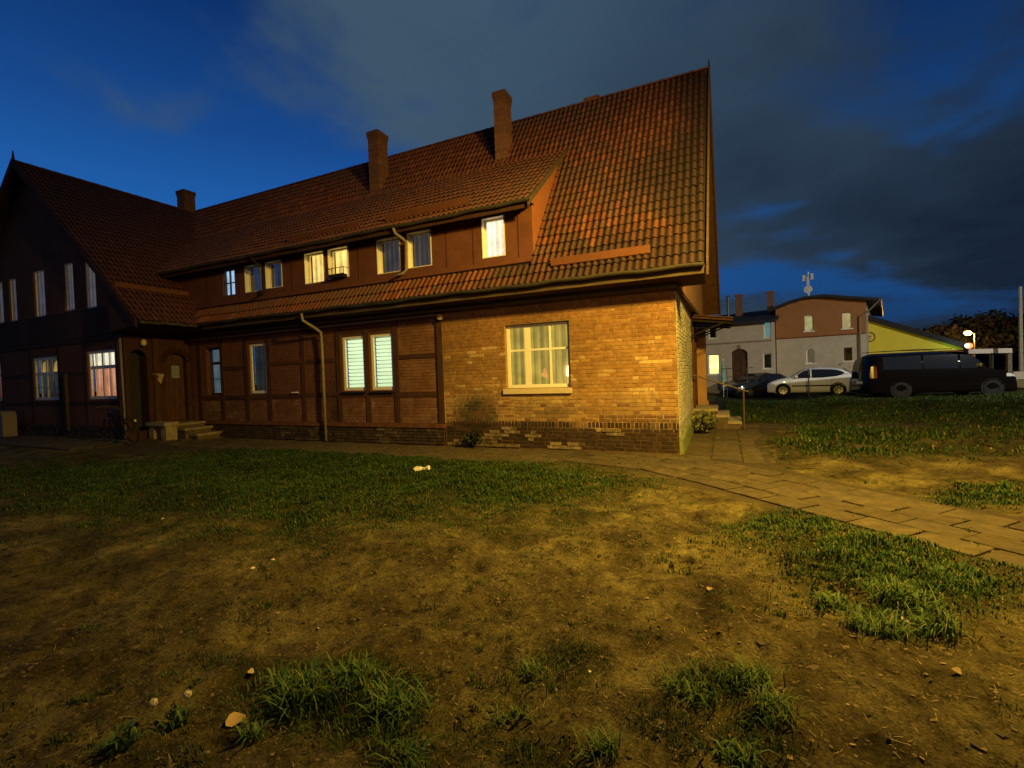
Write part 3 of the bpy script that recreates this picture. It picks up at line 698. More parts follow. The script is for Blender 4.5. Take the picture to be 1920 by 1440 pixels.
nA = int((verge(EY) - XR) / TW)
tm = tiles_on('main', (verge(EY) - .03 - nA * TW, EY, EZ), (1, 0, 0), sl, nA * TW, Ls, keep_main, roofo)
td = tiles_on('dormer', (DXR - .02 - int(14.5 / TW) * TW, DY0, DZ0), (1, 0, 0), (0, 1, DS), int(14.5 / TW) * TW, math.hypot(DY1 - DY0, DZ1 - DZ0), lambda c: c[2] > wz_(c[0]) - .02, droof)
tw = tiles_on('wing', (XL, WFY + .02, WEZ), (0, 1, 0), (-1, 0, WS), 5.6, math.hypot(XL - XR, WRZ - WEZ),
              lambda c: not (c[1] > EY and (c[2] < mz(c[1]) - .03) and c[0] > XR) and not (c[1] > 9.2 and c[0] > -16.2 and c[2] < 5.1 and c[2] > 4.0 and False), wroof)
tm = [(d / (1 if True else 1), t) for d, t in tm]
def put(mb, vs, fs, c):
    mb.raw(vs, fs, c)            # channel and lower lip coloured darker: shade of the gaps painted in
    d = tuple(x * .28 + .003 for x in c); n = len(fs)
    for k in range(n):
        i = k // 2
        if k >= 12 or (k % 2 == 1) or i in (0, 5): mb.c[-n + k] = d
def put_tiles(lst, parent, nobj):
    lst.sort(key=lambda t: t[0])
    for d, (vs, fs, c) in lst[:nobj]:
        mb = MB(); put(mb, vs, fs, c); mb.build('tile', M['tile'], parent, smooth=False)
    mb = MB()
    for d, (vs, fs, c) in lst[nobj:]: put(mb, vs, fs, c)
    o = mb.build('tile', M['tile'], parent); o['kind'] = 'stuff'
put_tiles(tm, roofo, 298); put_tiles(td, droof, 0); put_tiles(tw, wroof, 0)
# ridge tiles
def ridge(p, q, parent, step=.34, r=.11):
    p, q = np.array(p, float), np.array(q, float); L_ = np.linalg.norm(q - p); d = (q - p) / L_; n = int(L_ / step); side = np.cross(d, [0, 0, 1])
    for i in range(n):
        mb = MB(); a0 = p + d * i * step; vs = []
        for t, rr in ((-.02, r), (step + .02, r * .88)):
            for k in range(7):
                w = math.pi * k / 6; vs.append(a0 + d * t + side * math.cos(w) * rr + np.array([0, 0, 1]) * (math.sin(w) * rr * .8 - .03))
        t = .7 + rnd.random() * .5
        mb.raw(vs, [(k, k + 1, 8 + k, 7 + k) for k in range(6)] + [tuple(range(7))], (.16 * t, .06 * t, .032 * t)); mb.build('ridge_tile', M['tile'], parent)
ridge((verge(RY), RY, RZ + .02), (XR, RY, RZ + .02), roofo); ridge((XR, WFY, WRZ + .02), (XR, 12.75, WRZ + .02), wroof)
# bargeboards (front slope, rear slope), tip
def board(name, pts_a, drop, thick, m_, parent, n):
    """board under a line a->b hanging by drop, thick towards n"""
    a, b = map(lambda q: np.array(q, float), pts_a); mb = MB(); mb.frame_box(a, b - a, (0, 0, -drop), np.array(n) * thick); return mb.build(name, M[m_], parent)
board('bargeboard', ((verge(EY), EY - .02, EZ + .06), (verge(RY), RY, RZ + .09)), .26, .035, 'timber_pale', house, (1, 0, 0))
board('bargeboard', ((verge(RY), RY, RZ + .09), (-.14, 16.85, EZ + .06)), .26, .035, 'timber', house, (1, 0, 0))
mb = MB(); mb.tube([(-.2, RY, RZ + .05), (-.2, RY, RZ + .26)], [.03, .006], 6); mb.build('finial', M['metal_dark'], house)
# gable: plastered triangle set slightly proud, with boarding under the verge
mb = MB(); gy0, gy1 = 9.2, 16.3
mb.poly([(-.80, gy0, 3.14), (-.62, gy1, 3.05), (-.62, gy1, mz(9.3) - .1), (-.70, RY, RZ - .12), (-.80, gy0, mz(gy0) - .12)])
mb.poly([(-.80, gy0, 3.14), (-.80, gy0, mz(gy0) - .12), (-1.0, gy0, mz(gy0) - .12), (-1.0, gy0, 3.14)])
mb.poly([(-.80, gy0, 3.14), (-1.0, gy0, 3.14), (-.95, gy1, 3.05), (-.62, gy1, 3.05)])
g_ = mb.build('gable', M['plaster_gable'], house)
mb = MB(); mb.frame_box((-.80, 9.2, 3.07), (.19, 7.1, -.06), (.03, 0, 0), (0, 0, .09)); mb.build('gable_beam', M['timber'], house)
# soffit, fascia and rafter feet of the main eave
mb = MB(); mb.poly([(-15.4, EY + .03, EZ - .10), (-.3, EY + .03, EZ - .10), (-.3, WY + .1, 3.14), (-15.4, WY + .1, 3.14)]); mb.build('soffit', M['timber'], house)
mb = MB(); mb.box(-13.9, -.3, EY - .0, EY + .03, EZ - .17, EZ - .04); mb.build('fascia', M['timber_pale'], house)
mb = MB(); mb.box(-14.2, -.78, WY - .16, WY - .03, 3.10, 3.20); mb.build('eave_beam', M['timber_pale'], house)
mb = MB()
mb.poly([(-.3, EY + .03, EZ - .10), (-.3, 9.5, mz(9.5) - .12), (-.82, 9.5, mz(9.5) - .12), (-.82, EY + .03, EZ - .10)]); mb.build('verge_soffit', M['timber_pale'], house)
mb = MB(); mb.poly([(-.26, EY, EZ - .07), (-.20, RY, RZ - .07), (-.75, RY, RZ - .07), (-.85, EY, EZ - .07)]); mb.poly([(-.2, RY, RZ - .07), (-.14, 16.85, EZ - .07), (-.8, 16.85, EZ - .07), (-.75, RY, RZ - .07)]); mb.build('verge_soffit', M['timber'], house)
# gutters: open half-round
def gutter(p, q, r, parent, m_='zinc', segs=14):
    p, q = np.array(p, float), np.array(q, float); d = _n(q - p); side = _n(np.cross(d, [0, 0, 1])); mb = MB(); vs = []
    for i in range(segs + 1):
        c = p + (q - p) * i / segs; c = c + np.array([0, 0, -.012 * math.sin(i * 1.9) - .008 * math.sin(i * .7)])
        for rr in (r, r * .9):
            for k in range(9):
                w = math.pi * k / 8; vs.append(c + side * math.cos(w) * rr - np.array([0, 0, 1]) * math.sin(w) * rr)
    fs = []
    for i in range(segs):
        for k in range(8):
            a = i * 18 + k; fs.append((a, a + 1, a + 19, a + 18)); a += 9; fs.append((a + 18, a + 19, a + 1, a))
        a = i * 18; fs.append((a, a + 18, a + 27, a + 9)); a = i * 18 + 8; fs.append((a + 9, a + 27, a + 18, a))
    fs.append(tuple(range(9))); fs.append(tuple(segs * 18 + k for k in range(9)))
    mb.raw(vs, fs); return mb.build('gutter', M[m_], parent)
gutter((-14.0, EY - .08, EZ + .0), (-.30, EY - .08, EZ + .0), .062, house, segs=40)
gutter((XL + .08, WFY, WEZ), (XL + .08, EY - .1, WEZ), .07, house)
gutter((-15.9, DY0 - .08, DZ0 + .0), (DXR + .02, DY0 - .08, DZ0), .058, house, segs=36)
def pipe(pts, r=.04, m_='pipe', name='downpipe'):
    mb = MB(); mb.tube(pts, r, 10); o = mb.build(name, M[m_], house, smooth=True)
    return o
dp = pipe([(-9.78, EY - .08, EZ - .06), (-9.76, EY - .07, 3.16), (-9.66, 9.0, 2.98), (-9.65, 9.18, 2.88), (-9.65, 9.2, 2.5), (-9.65, 9.2, .02)], .038)
for z in (.62, 1.9, 2.75):
    mb = MB(); mb.lathe((-9.65, 9.2, z), (0, 0, 1), [(0, .052), (.03, .052)], 10); mb.tube([(-9.65, 9.22, z + .01), (-9.65, WY, z + .01)], .008, 5); mb.build('pipe_clamp', M['zinc'], dp)
pipe([(-6.86, DY0 - .08, DZ0 - .04), (-6.86, 8.84, 4.95), (-6.80, 9.05, 4.86), (-6.78, 9.14, 4.8), (-6.80, 9.14, 4.16), (-6.87, 9.10, 4.08), (-7.02, 9.02, 4.03)], .035)
pipe([(-11.67, DY0 - .08, DZ0 - .04), (-11.67, 8.84, 4.95), (-11.67, 9.14, 4.84), (-11.67, 9.14, 4.12), (-11.80, 9.02, 4.03)], .032, 'metal_dark')
pipe([(-15.30, 7.40, 3.0), (-15.36, 7.45, .2)], .03)
pipe([(-18.5, 7.47, 2.1), (-18.5, 7.47, .35)], .045, 'timber_pale')
# ---------- dormer
W_D = [(-13.55, -13.03, 4.22, 4.99), (-12.58, -11.90, 4.22, 5.0), (-11.72, -11.06, 4.24, 5.0), (-10.2, -9.5, 4.2, 5.03), (-9.36, -8.66, 4.23, 5.03), (-7.75, -7.04, 4.17, 5.03), (-6.84, -6.15, 4.2, 5.05), (-4.82, -4.26, 4.17, 5.05)]
mb = MB(); wall_grid(mb, 9.25, 0, -16.4, -3.62, 3.75, 5.28, W_D, .16, 1); dw = mb.build('dormer_wall', M['plaster_red'], house)
mb = MB(); mb.poly([(-3.62, 9.25, 3.85), (-3.62, DY1 + .05, mz(DY1) - .05), (-3.62, 9.25, dz_(9.25))]); mb.build('dormer_cheek', mat('cheek', (.30, .105, .045), .85, .12, 5, .15, 30), house)
for x in (-5.75, -5.05, -8.35, -12.2 + .38, -10.7, -12.85, -14.3, -3.95):
    mb = MB(); mb.box(x - .012, x + .012, 9.243, 9.252, 3.9, 5.2, (.5, .5, .5)); mb.build('seam', M['plaster_red'], house)
mb = MB(); mb.poly([(-16.2, DY0, DZ0 - .07), (DXR, DY0, DZ0 - .07), (DXR, 9.3, DZ0 + .1), (-16.2, 9.3, DZ0 + .1)]); mb.box(-16, DXR, DY0 - .01, DY0 + .02, DZ0 - .14, DZ0 - .02); mb.build('dormer_soffit', M['timber'], house)
board('bargeboard', ((DXR - .01, DY0 - .08, DZ0 - .0), (DXR - .01, DY1 + .05, DZ1 + .1)), .13, .03, 'timber_pale', house, (1, 0, 0))
mb = MB(); mb.frame_box((-3.62, 9.16, mz(9.16) + .02), (-12, 0, 0), (0, .1, .13), (0, -.01, .012)); mb.build('flashing', M['boards'], house)
CRM = 'white_frame'
def dwin(r, label, back, pane='glass', **k):
    k.setdefault('recess', .11); k.setdefault('fw', .055)
    w = window(house, 9.25, 0, r, label=label, back=back, pane_m=pane, **k)
    if k.get('frame') != 'brown_frame':
        a, b, e, f = r; mb = MB()               # painted reveal lining
        for (u0, u1, z0, z1) in ((a, a + .02, e, f), (b - .02, b, e, f), (a + .02, b - .02, f - .02, f), (a + .02, b - .02, e, e + .02)): mb.box(u0, u1, 9.235, 9.362, z0, z1)
        mb.build('reveal_lining', M[CRM], w)
    return w
dwin(W_D[0], 'small dormer window glowing pale blue with dark cross bars', lit('glow_blue', (.42, .68, 1.0), .85), frame='brown_frame', bars_v=[(-13.29, .025)], bars_h=[(4.6, .025)], recess=.03, fw=.03, back_d=.1)
dkb = lit('curtain_dark_blue', (.03, .05, .11), .5)
dwin(W_D[1], 'dark dormer window with cream reveal behind thin downpipe', dkb, 'glass_shiny'); dwin(W_D[2], 'dark dormer window with cream reveal beside thin downpipe', dkb, 'glass_shiny')
yel = lit('glow_yellow', (1.0, .66, .17), 1.5)
dwin(W_D[3], 'yellow lit dormer window with parted curtain', yel, folds=4); w5 = dwin(W_D[4], 'yellow lit dormer window with flower box rail', yel, folds=3)
mb = MB()
for z in (4.30, 4.46): mb.tube([(-9.22, 9.08, z), (-8.68, 9.08, z)], .010, 5)
for x in (-9.22, -9.08, -8.95, -8.81, -8.68): mb.tube([(x, 9.08, 4.26), (x, 9.08, 4.47)], .008, 5)
for x in (-9.22, -8.68): mb.tube([(x, 9.08, 4.46), (x, 9.26, 4.46)], .008, 5)
mb.box(-9.2, -8.7, 9.08, 9.22, 4.22, 4.30); mb.build('flower_rail', M['metal_dark'], w5)
gry = lit('curtain_grey', (.13, .11, .10), .40)  # faint glow put into the curtains of the unlit rooms
dwin(W_D[5], 'unlit dormer window with grey curtain left of downpipe', gry, folds=5); dwin(W_D[6], 'unlit dormer window with grey curtain right of downpipe', gry, folds=5)
dwin(W_D[7], 'white lit dormer window with net curtain, single', lit('glow_white', (1.0, .82, .55), 1.7), folds=4)
# snow boards on brackets
def snow(x0, x1, y, slope_z, s, h=.14):
    mb = MB(); n = np.cross((1, 0, 0), _n(s)); o = np.array([x0, y, slope_z]) + n * .06
    mb.frame_box(o, (x1 - x0, 0, 0), np.array([0, -.02, h]), n * .025)
    for i in range(5):
        x = x0 + (x1 - x0) * (i + .5) / 5; mb.frame_box(np.array([x, y, slope_z]), (.02, 0, 0), n * .1, _n(s) * .1)
    return mb.build('snow_board', M['boards'], house)
snow(-3.12, -1.2, 8.99, mz(8.99), (0, 1, TS)); snow(-7.3, -5.0, 9.12, dz_(9.12), (0, 1, DS)); snow(-10.6, -8.1, 9.12, dz_(9.12), (0, 1, DS), .12)
mb = MB(); mb.frame_box((-15.2, 7.3, wz_(-15.2) + .06), (0, 2.3, 0), (.0, 0, .13), (-.02, 0, 0)); mb.build('snow_board', M['boards'], house)
# chimneys
def chimney(cx, cy, w, d, z0, z1, cap=.06):
    mb = MB(); h = z0; k = 0
    while h < z1 - .24:
        t = .85 + .3 * rnd.random(); o = .004 * (k % 2); mb.box(cx - w / 2 - o, cx + w / 2 + o, cy - d / 2 - o, cy + d / 2 + o, h, h + .074, (t, t, t)); h += .078; k += 1
    c = mb.build('chimney', M['chimney'], house)
    mb = MB(); mb.box(cx - w / 2 - cap * .5, cx + w / 2 + cap * .5, cy - d / 2 - cap * .5, cy + d / 2 + cap * .5, h, h + .08, (.9, .9, .9)); mb.box(cx - w / 2 - cap, cx + w / 2 + cap, cy - d / 2 - cap, cy + d / 2 + cap, h + .08, z1, (.8, .8, .8)); mb.build('chimney_cap', M['chimney'], c)
chimney(-5.40, 11.85, .33, .42, 7.0, 9.26, .03); chimney(-9.72, 11.85, .38, .46, 7.0, 9.24, .03); chimney(-3.3, 13.6, .40, .5, 8.0, 9.42, .02); chimney(-20.9, 12.8, .5, .45, 8.0, 9.92, .03)
# ---------- cross wing
GY = 7.55; GXR = -15.45; GXL = -25.35
W_W = [(-20.75, -19.17, 1.3, 2.70), (-17.40, -15.90, 1.3, 2.74), (-24.6, -23.05, 1.3, 2.70)]
W_U = [(-22.15, -21.62, 4.0, 5.45), (-20.42, -19.70, 4.0, 5.5), (-18.52, -17.95, 4.03, 5.5), (-17.33, -16.72, 4.0, 5.5), (-23.2, -22.6, 4.0, 5.45)]
mb = MB(); wall_grid(mb, GY, 0, GXL, GXR, -.1, 3.3, W_W, .14, 1)
us = sorted({GXL, GXR, XR, *[q for h in W_U for q in h[:2]]})
wall_grid(mb, GY, 0, -23.3, -16.6, 3.3, 5.6, W_U, .14, 1)
mb.poly([(GXL, GY, 3.3), (-23.3, GY, 3.3), (-23.3, GY, 5.6), (XR - (WRZ - .1 - 5.6) / WS, GY, 5.6), (XR - (WRZ - .1 - 3.3) / WS * .78, GY, 4.5)])
mb.poly([(-16.6, GY, 3.3), (GXR, GY, 3.3), (GXR, GY, wz_(GXR) - .1), (-16.6, GY, 5.6)][:3] + [(-16.6, GY, wz_(-16.6) - .08)])
mb.poly([(-23.3, GY, 5.6), (-16.6, GY, 5.6), (XR + (WRZ - .1 - 5.6) / WS, GY, 5.601), (XR, GY, WRZ - .12), (XR - (WRZ - .1 - 5.6) / WS, GY, 5.601)])
ww = mb.build('wall', M['plaster_red'], house); ww['label'] = 'dark red gable front of the cross wing'
for x in (-15.53, -15.80, -17.5, -19.07, -20.85, -22.95): beam('post', x - .07, x + .07, .5, 3.05, GY - .015, GY + .02)
for a, b, z in ((-19.0, -17.57, 2.1), (-19.0, -17.57, 1.18), (-20.78, -19.14, 1.18), (-17.43, -15.87, 1.18), (-22.88, -20.92, 1.18), (-22.88, -20.92, 2.1)): beam('rail', a, b, z - .055, z + .055, GY - .01, GY + .02)
beam('wall_plate', -25.3, GXR, 3.0, 3.14, GY - .03, GY + .02); beam('sill_beam', -25.3, GXR, .42, .52, GY - .03, GY + .02)
rest(bricks(GY, 0, -25.3, GXR, .0, .42, [], col_plinth, jit=.006, proud=.012), 0, GY, 'brick_dark', ww)
for i in range(14):
    x = -24.9 + i * .68; beam('gable_board', x, x + .66, 3.15, min(3.98, wz_(x + .66) - .12, WRZ - WS * (XR - x) - .12), GY - .025, GY - .002) if wz_(x + .66) > 3.4 and WRZ - WS * (XR - x) > 3.4 else None
room_w = lit('room_warm', (1, .42, .22), .75); cream = lit('room_cream', (.95, .95, .72), 1.0); amber = lit('room_amber', (.8, .5, .08), .55)
def bars4(a, b): return [((a + b) / 2, .07), (a + (b - a) * .26, .028), (a + (b - a) * .74, .028)]
wA = window(house, GY, 0, W_W[0], .03, fw=.09, bars_v=bars4(*W_W[0][:2]), bars_h=[(2.16, .09), (1.72, .025)], pane_m='glass', back=lit('room_dim', (.05, .045, .03), .4), folds=4, label='white multi-pane window, dark below and amber above')
mb = MB()
for c_ in (-20.38, -19.60): mb.lathe((c_, GY + .17, 2.2), (0, 0, 1), [(0, .12), (.15, .10), (.35, .03)], 8)
mb.build('lamp_shade', amber, wA)
wB = window(house, GY, 0, W_W[1], .03, fw=.09, bars_v=bars4(*W_W[1][:2]), bars_h=[(2.24, .10)], pane_m='glass', back=room_w, folds=9, label='white multi-pane window with glowing pink-orange curtains')
mb = MB(); mb.box(-17.3, -16.0, GY + .12, GY + .13, 2.29, 2.65); mb.build('roller_blind', cream, wB)
window(house, GY, 0, W_W[2], .03, fw=.09, bars_v=bars4(*W_W[2][:2]), bars_h=[(2.2, .09)], back=lit('room_rose', (.25, .07, .05), .4), folds=5, label='leftmost ground floor window with faint reddish light')
pale = lit('curtain_pale', (.40, .34, .30), .20)
for r in W_U: window(house, GY, 0, r, .04, fw=.05, back=pale, folds=3, pane_m='glass', back_d=.09, label='tall narrow gable window with pale curtain')
board('bargeboard', ((XR, WFY - .02, WRZ + .08), (XL, WFY - .02, WEZ + .06)), .22, .035, 'timber', house, (0, -1, 0)); board('bargeboard', ((XR, WFY - .02, WRZ + .08), (2 * XR - XL, WFY - .02, WEZ + .06)), .22, .035, 'timber', house, (0, -1, 0))
mb = MB(); mb.tube([(XR, WFY, WRZ), (XR, WFY, WRZ + .35)], [.05, .015], 6); mb.build('finial', M['metal_dark'], house)
mb = MB(); mb.poly([(GXR - .05, WFY, 3.16), (XL, WFY, WEZ - .1), (XL, 9.3, WEZ - .1), (GXR - .05, 9.3, 3.16)]); mb.poly([(XL, WFY, WEZ - .1), (GXR, WFY, 3.16), (GXR, WFY, wz_(GXR) - .1), (XL, WFY, WEZ - .04)]); mb.build('soffit', M['timber'], house)
# side wall of the wing with arched opening and door
ARC = (7.66, 8.12, .35, 2.70); DOR = (8.60, 9.22, .52, 2.62)
mb = MB(); wall_grid(mb, GXR, 1, GY, WY + .02, -.1, 3.3, [ARC, DOR], .25, 1)
def arch_fill(mb, y0, y1, z1, r, x, c=(1, 1, 1)):
    cy = (y0 + y1) / 2; w = (y1 - y0) / 2; n = 8
    for s_ in (-1, 1):
        P = [(x, cy + s_ * w, z1)] + [(x, cy + s_ * w * math.cos(math.pi / 2 * k / n), z1 - r + r * math.sin(math.pi / 2 * k / n)) for k in range(n + 1)]
        for k in range(1, len(P) - 1): mb.poly([P[0], P[k], P[k + 1]], c)
arch_fill(mb, ARC[0], ARC[1], ARC[3], .3, GXR - .002); arch_fill(mb, DOR[0], DOR[1], DOR[3], .28, GXR - .002)
sw = mb.build('wall', M['plaster_dark'], house); sw['label'] = 'short side wall of the wing with arched entrance'
mb = MB(); mb.box(GXR - .44, GXR - .40, 7.62, 8.3, .2, 2.9); mb.box(GXR - .40, GXR - .25, 7.60, 7.66, .2, 2.9); mb.box(GXR - .40, GXR - .25, 8.12, 8.2, .2, 2.9); mb.build('porch_niche', M['room_dark'], house)
beam('post', GXR - .02, GXR + .06, .4, 3.1, 8.26, 8.42); beam('post', GXR - .02, GXR + .03, .4, 3.1, 7.53, 7.62)
mb = MB(); mb.box(GXR - .22, GXR - .16, DOR[0], DOR[1], DOR[2], DOR[3])
door = mb.build('door', M['timber'], house); door['label'] = 'dark wooden arched entrance door of the wing'
for k in range(4):
    mb = MB(); y = DOR[0] + .02 + k * .15; mb.box(GXR - .16, GXR - .145, y, y + .135, DOR[2] + .02, DOR[3] - .05, (1.2, 1.2, 1.2)); mb.build('plank', M['timber'], door)
M['notice'] = mat('notice', (.24, .28, .36), .6, .12, 12, 0)
mb = MB(); mb.box(GXR - .145, GXR - .135, 8.86, 9.08, 1.86, 2.24); no = mb.build('notice', M['notice'], door)
mb = MB()
for z in (1.93, 2.0, 2.09, 2.16): mb.box(GXR - .135, GXR - .132, 8.89, 9.05 - .03 * rnd.random(), z, z + .014, (.2, .2, .3))
mb.build('print_line', M['notice'], no)
for s_ in range(9):     # arch bricks over the door
    w = math.pi * (s_ + .5) / 9; cy = (DOR[0] + DOR[1]) / 2; mb = MB(); c = np.array([GXR + .001, cy, DOR[3] - .28])
    dv = np.array([0, math.cos(w), math.sin(w)]); tv = np.array([0, -math.sin(w), math.cos(w)]); mb.frame_box(c + dv * .30 - tv * .05, dv * .16, tv * .10, (.03, 0, 0), (.6, .5, .45)); mb.build('arch_brick', M['plaster_dark'], sw)
# wall lamp on the wing corner, unlit
wl_ = MB(); wl_.tube([(GXR, 7.98, 2.98), (GXR + .14, 7.98, 2.98)], .015, 6); wlo = wl_.build('wall_lamp', M['metal_dark'], house); mb = MB(); mb.lathe((GXR + .15, 7.98, 2.80), (0, 0, 1), [(0, .03), (.04, .07), (.13, .075), (.19, .03)], 10); mb.build('lamp_glass', mat('lamp_glass', (.7, .55, .3), .3, 0, 5, 0), wlo)
mb = MB(); mb.raw([(GXR + .03, 8.30, 1.88), (GXR + .10, 8.52, 1.98), (GXR + .12, 8.40, 1.68), (GXR + .05, 8.22, 2.0)], [(0, 2, 1), (0, 1, 3), (0, 3, 2)]); mb.build('letter_flap', mat('paper', (.34, .28, .17), .8, .1, 9, 0), house)

# ---------- entrance on the gable side: door, canopy, pilaster
mb = MB(); mb.box(WX - .14, WX - .08, 13.6, 14.5, .5, 2.6); d2 = mb.build('door', M['timber'], house); d2['label'] = 'dark side entrance door under the small canopy'
mb = MB(); mb.box(WX, WX + .07, 13.48, 13.6, .5, 2.7); mb.box(WX, WX + .07, 14.5, 14.62, .5, 2.7); mb.build('door_frame', M['timber'], d2)
mb = MB(); mb.box(WX, WX + .30, 14.95, 15.25, .0, 2.75); mb.box(WX, WX + .34, 14.91, 15.29, .3, .62); mb.build('pilaster', M['plaster_gable'], house)
cn = MB(); o = np.array([WX + .02, 13.2, 2.92]); cn.frame_box(o, (1.0, 0, -.15), (0, 1.9, 0), (0, 0, .05)); cno = cn.build('door_canopy', M['timber'], house)
for y in (13.3, 14.15, 15.0):
    mb = MB(); mb.tube([(WX + .02, y, 2.45), (WX + .9, y, 2.78)], .02, 5); mb.tube([(WX + .02, y, 2.30), (WX + .02, y, 2.9)], .022, 5); mb.tube([(WX + .02, y, 2.86), (WX + .98, y, 2.72)], .022, 5); mb.build('bracket', M['metal_dark'], cno)
for k in range(5):
    mb = MB(); mb.frame_box((WX + .04 + k * .2, 13.15, 2.975 - k * .03), (.19, 0, -.028), (0, 2.0, 0), (0, 0, .03)); mb.build('plank', M['timber'], cno)
settle(house)

# ------------------------------------------------------------------ steps and railing by the gable door
def stairs(name, steps, label, m_='concrete'):
    root = empty(name, (steps[0][0], steps[0][2], 0), label, 'steps')
    for x0, x1, y0, y1, z1 in steps:
        mb = MB(); z0 = -.1; mb.box(x0, x1, y0, y1, z0, z1 - .07, (.55, .45, .4)); st = mb.build('step', M['stone'], root)
        mb = MB(); mb.box(x0 - .02, x1 + .03, y0 - .03, y1 + .03, z1 - .07, z1, (1.1, 1.05, 1)); mb.build('tread', M[m_], st)
    settle(root); return root
stairs('stone_steps', [(WX + .03, WX + .58, 13.35, 14.7, .52), (WX + .58, WX + .86, 13.35, 14.7, .36), (WX + .86, WX + 1.14, 13.35, 14.7, .19)], 'short flight of concrete steps up to the gable door')
hr = empty('handrail', (.42, 13.6, 0), 'thin rusty metal handrail with one post beside the gable steps', 'handrail')
mb = MB(); mb.tube([(.40, 13.25, 0), (.40, 13.25, .98)], .022, 8); mb.build('post', M['metal_rail'], hr)
mb = MB(); mb.tube([(WX + .02, 13.25, 1.42), (.05, 13.25, 1.12), (.42, 13.25, .98), (.52, 13.25, .96)], .02, 8); mb.build('rail', M['metal_rail'], hr); settle(hr)
# steps by the wing door
stairs('landing_steps', [(-15.42, -14.75, 8.35, 9.25, .50), (-14.75, -14.35, 8.45, 9.2, .36), (-14.35, -13.95, 8.55, 9.2, .20)], 'worn stone landing and steps below the arched wing door', 'stone')
bt_ = empty('stone_bench', (-14.9, 8.1, .14), 'pale stone slab on two block feet beside the wing steps', 'bench')
mb = MB(); mb.box(-15.35, -14.45, 7.95, 8.33, .48, .58, (1.25, 1.15, 1)); mb.build('seat', M['concrete'], bt_)
for x in (-15.3, -14.72): mb = MB(); mb.box(x, x + .24, 8.0, 8.3, .05, .48, (1.1, 1.0, .8)); mb.build('block', M['concrete'], bt_)
settle(bt_)
# ------------------------------------------------------------------ bicycle leaning by the porch
def bicycle(loc, ang):
    r = empty('bicycle', loc, 'dark bicycle leaning by the arched porch of the wing', 'bicycle')
    ca, sa = math.cos(ang), math.sin(ang); lean = .18
    def W(x, z, y=0): return (loc[0] + x * ca - (y + z * lean) * -sa * -1, loc[1] + x * sa + (y + z * lean) * ca, loc[2] + z)
    black = mat('bike_black', (.02, .02, .022), .4, 0, 5, 0, metal=.3)
    for x in (-.52, .52):
        mb = MB(); mb.tube([W(x + .33 * math.cos(t), .34 + .33 * math.sin(t)) for t in np.linspace(0, 2 * math.pi, 25)], .018, 6, caps=False); w = mb.build('wheel', black, r)
        mb = MB()
        for k in range(10): t = math.pi * 2 * k / 10; mb.tube([W(x, .34), W(x + .32 * math.cos(t), .34 + .32 * math.sin(t))], .003, 3)
        mb.build('spoke', M['zinc'], w)['kind'] = 'stuff'
    mb = MB()
    for a, b in (((-.52, .34), (-.05, .30)), ((-.52, .34), (-.15, .78)), ((-.05, .30), (-.18, .88)), ((-.05, .30), (.36, .80)), ((-.15, .78), (.34, .84)), ((.52, .34), (.36, .95))): mb.tube([W(*a), W(*b)], .016, 6)
    mb.build('frame', black, r)
    mb = MB(); mb.tube([W(.36, .95, -.25), W(.37, 1.0, 0), W(.30, .98, .27)], .013, 6); mb.build('handlebar', M['zinc'], r)
    mb = MB(); mb.frame_box(W(-.30, .88, -.07), np.array(W(-.05, .88, 0)) - np.array(W(-.30, .88, 0)), np.array(W(0, 0, .14)) - np.array(W(0, 0, 0)), (0, 0, .05)); mb.build('saddle', black, r)
    mb = MB(); mb.lathe(W(-.86, .62), (ca, sa, 0), [(-.02, .03), (0, .03), (0, .001)], 8); mb.build('reflector', mat('reflector', (.75, .6, .25), .2, 0, 5, 0), r)
    settle(r)
bicycle((-15.85 + 1.0, 7.15, .13), math.radians(178))
# rounded pale bins by the wing
for k, (x, w, c) in enumerate(((-22.35, .26, (.8, .8, .8)), (-21.86, .36, (1, 1, 1)))):
    mb = MB(); prof = [(0, 0), (w, 0), (w, .68), (w * .8, .8), (w * .5, .84), (w * .2, .8), (0, .68)]
    y0, y1 = 7.0, 7.35; n = len(prof); vs = [(x + p[0], y0, .14 + p[1]) for p in prof] + [(x + p[0], y1, .14 + p[1]) for p in prof]
    mb.raw(vs, [tuple(range(n)), tuple(range(2 * n - 1, n - 1, -1))] + [(i, i + n, (i + 1) % n + n, (i + 1) % n) for i in range(n)], c)
    tag(mb.build('bin', mat('bin', (.28, .22, .17), .7, .1, 5, 0)), ('narrow dull rounded bin left of its wider twin by the wing wall', 'wider pale rounded bin standing at the dark wing wall')[k], 'bin', 'rounded bins at the wing wall')
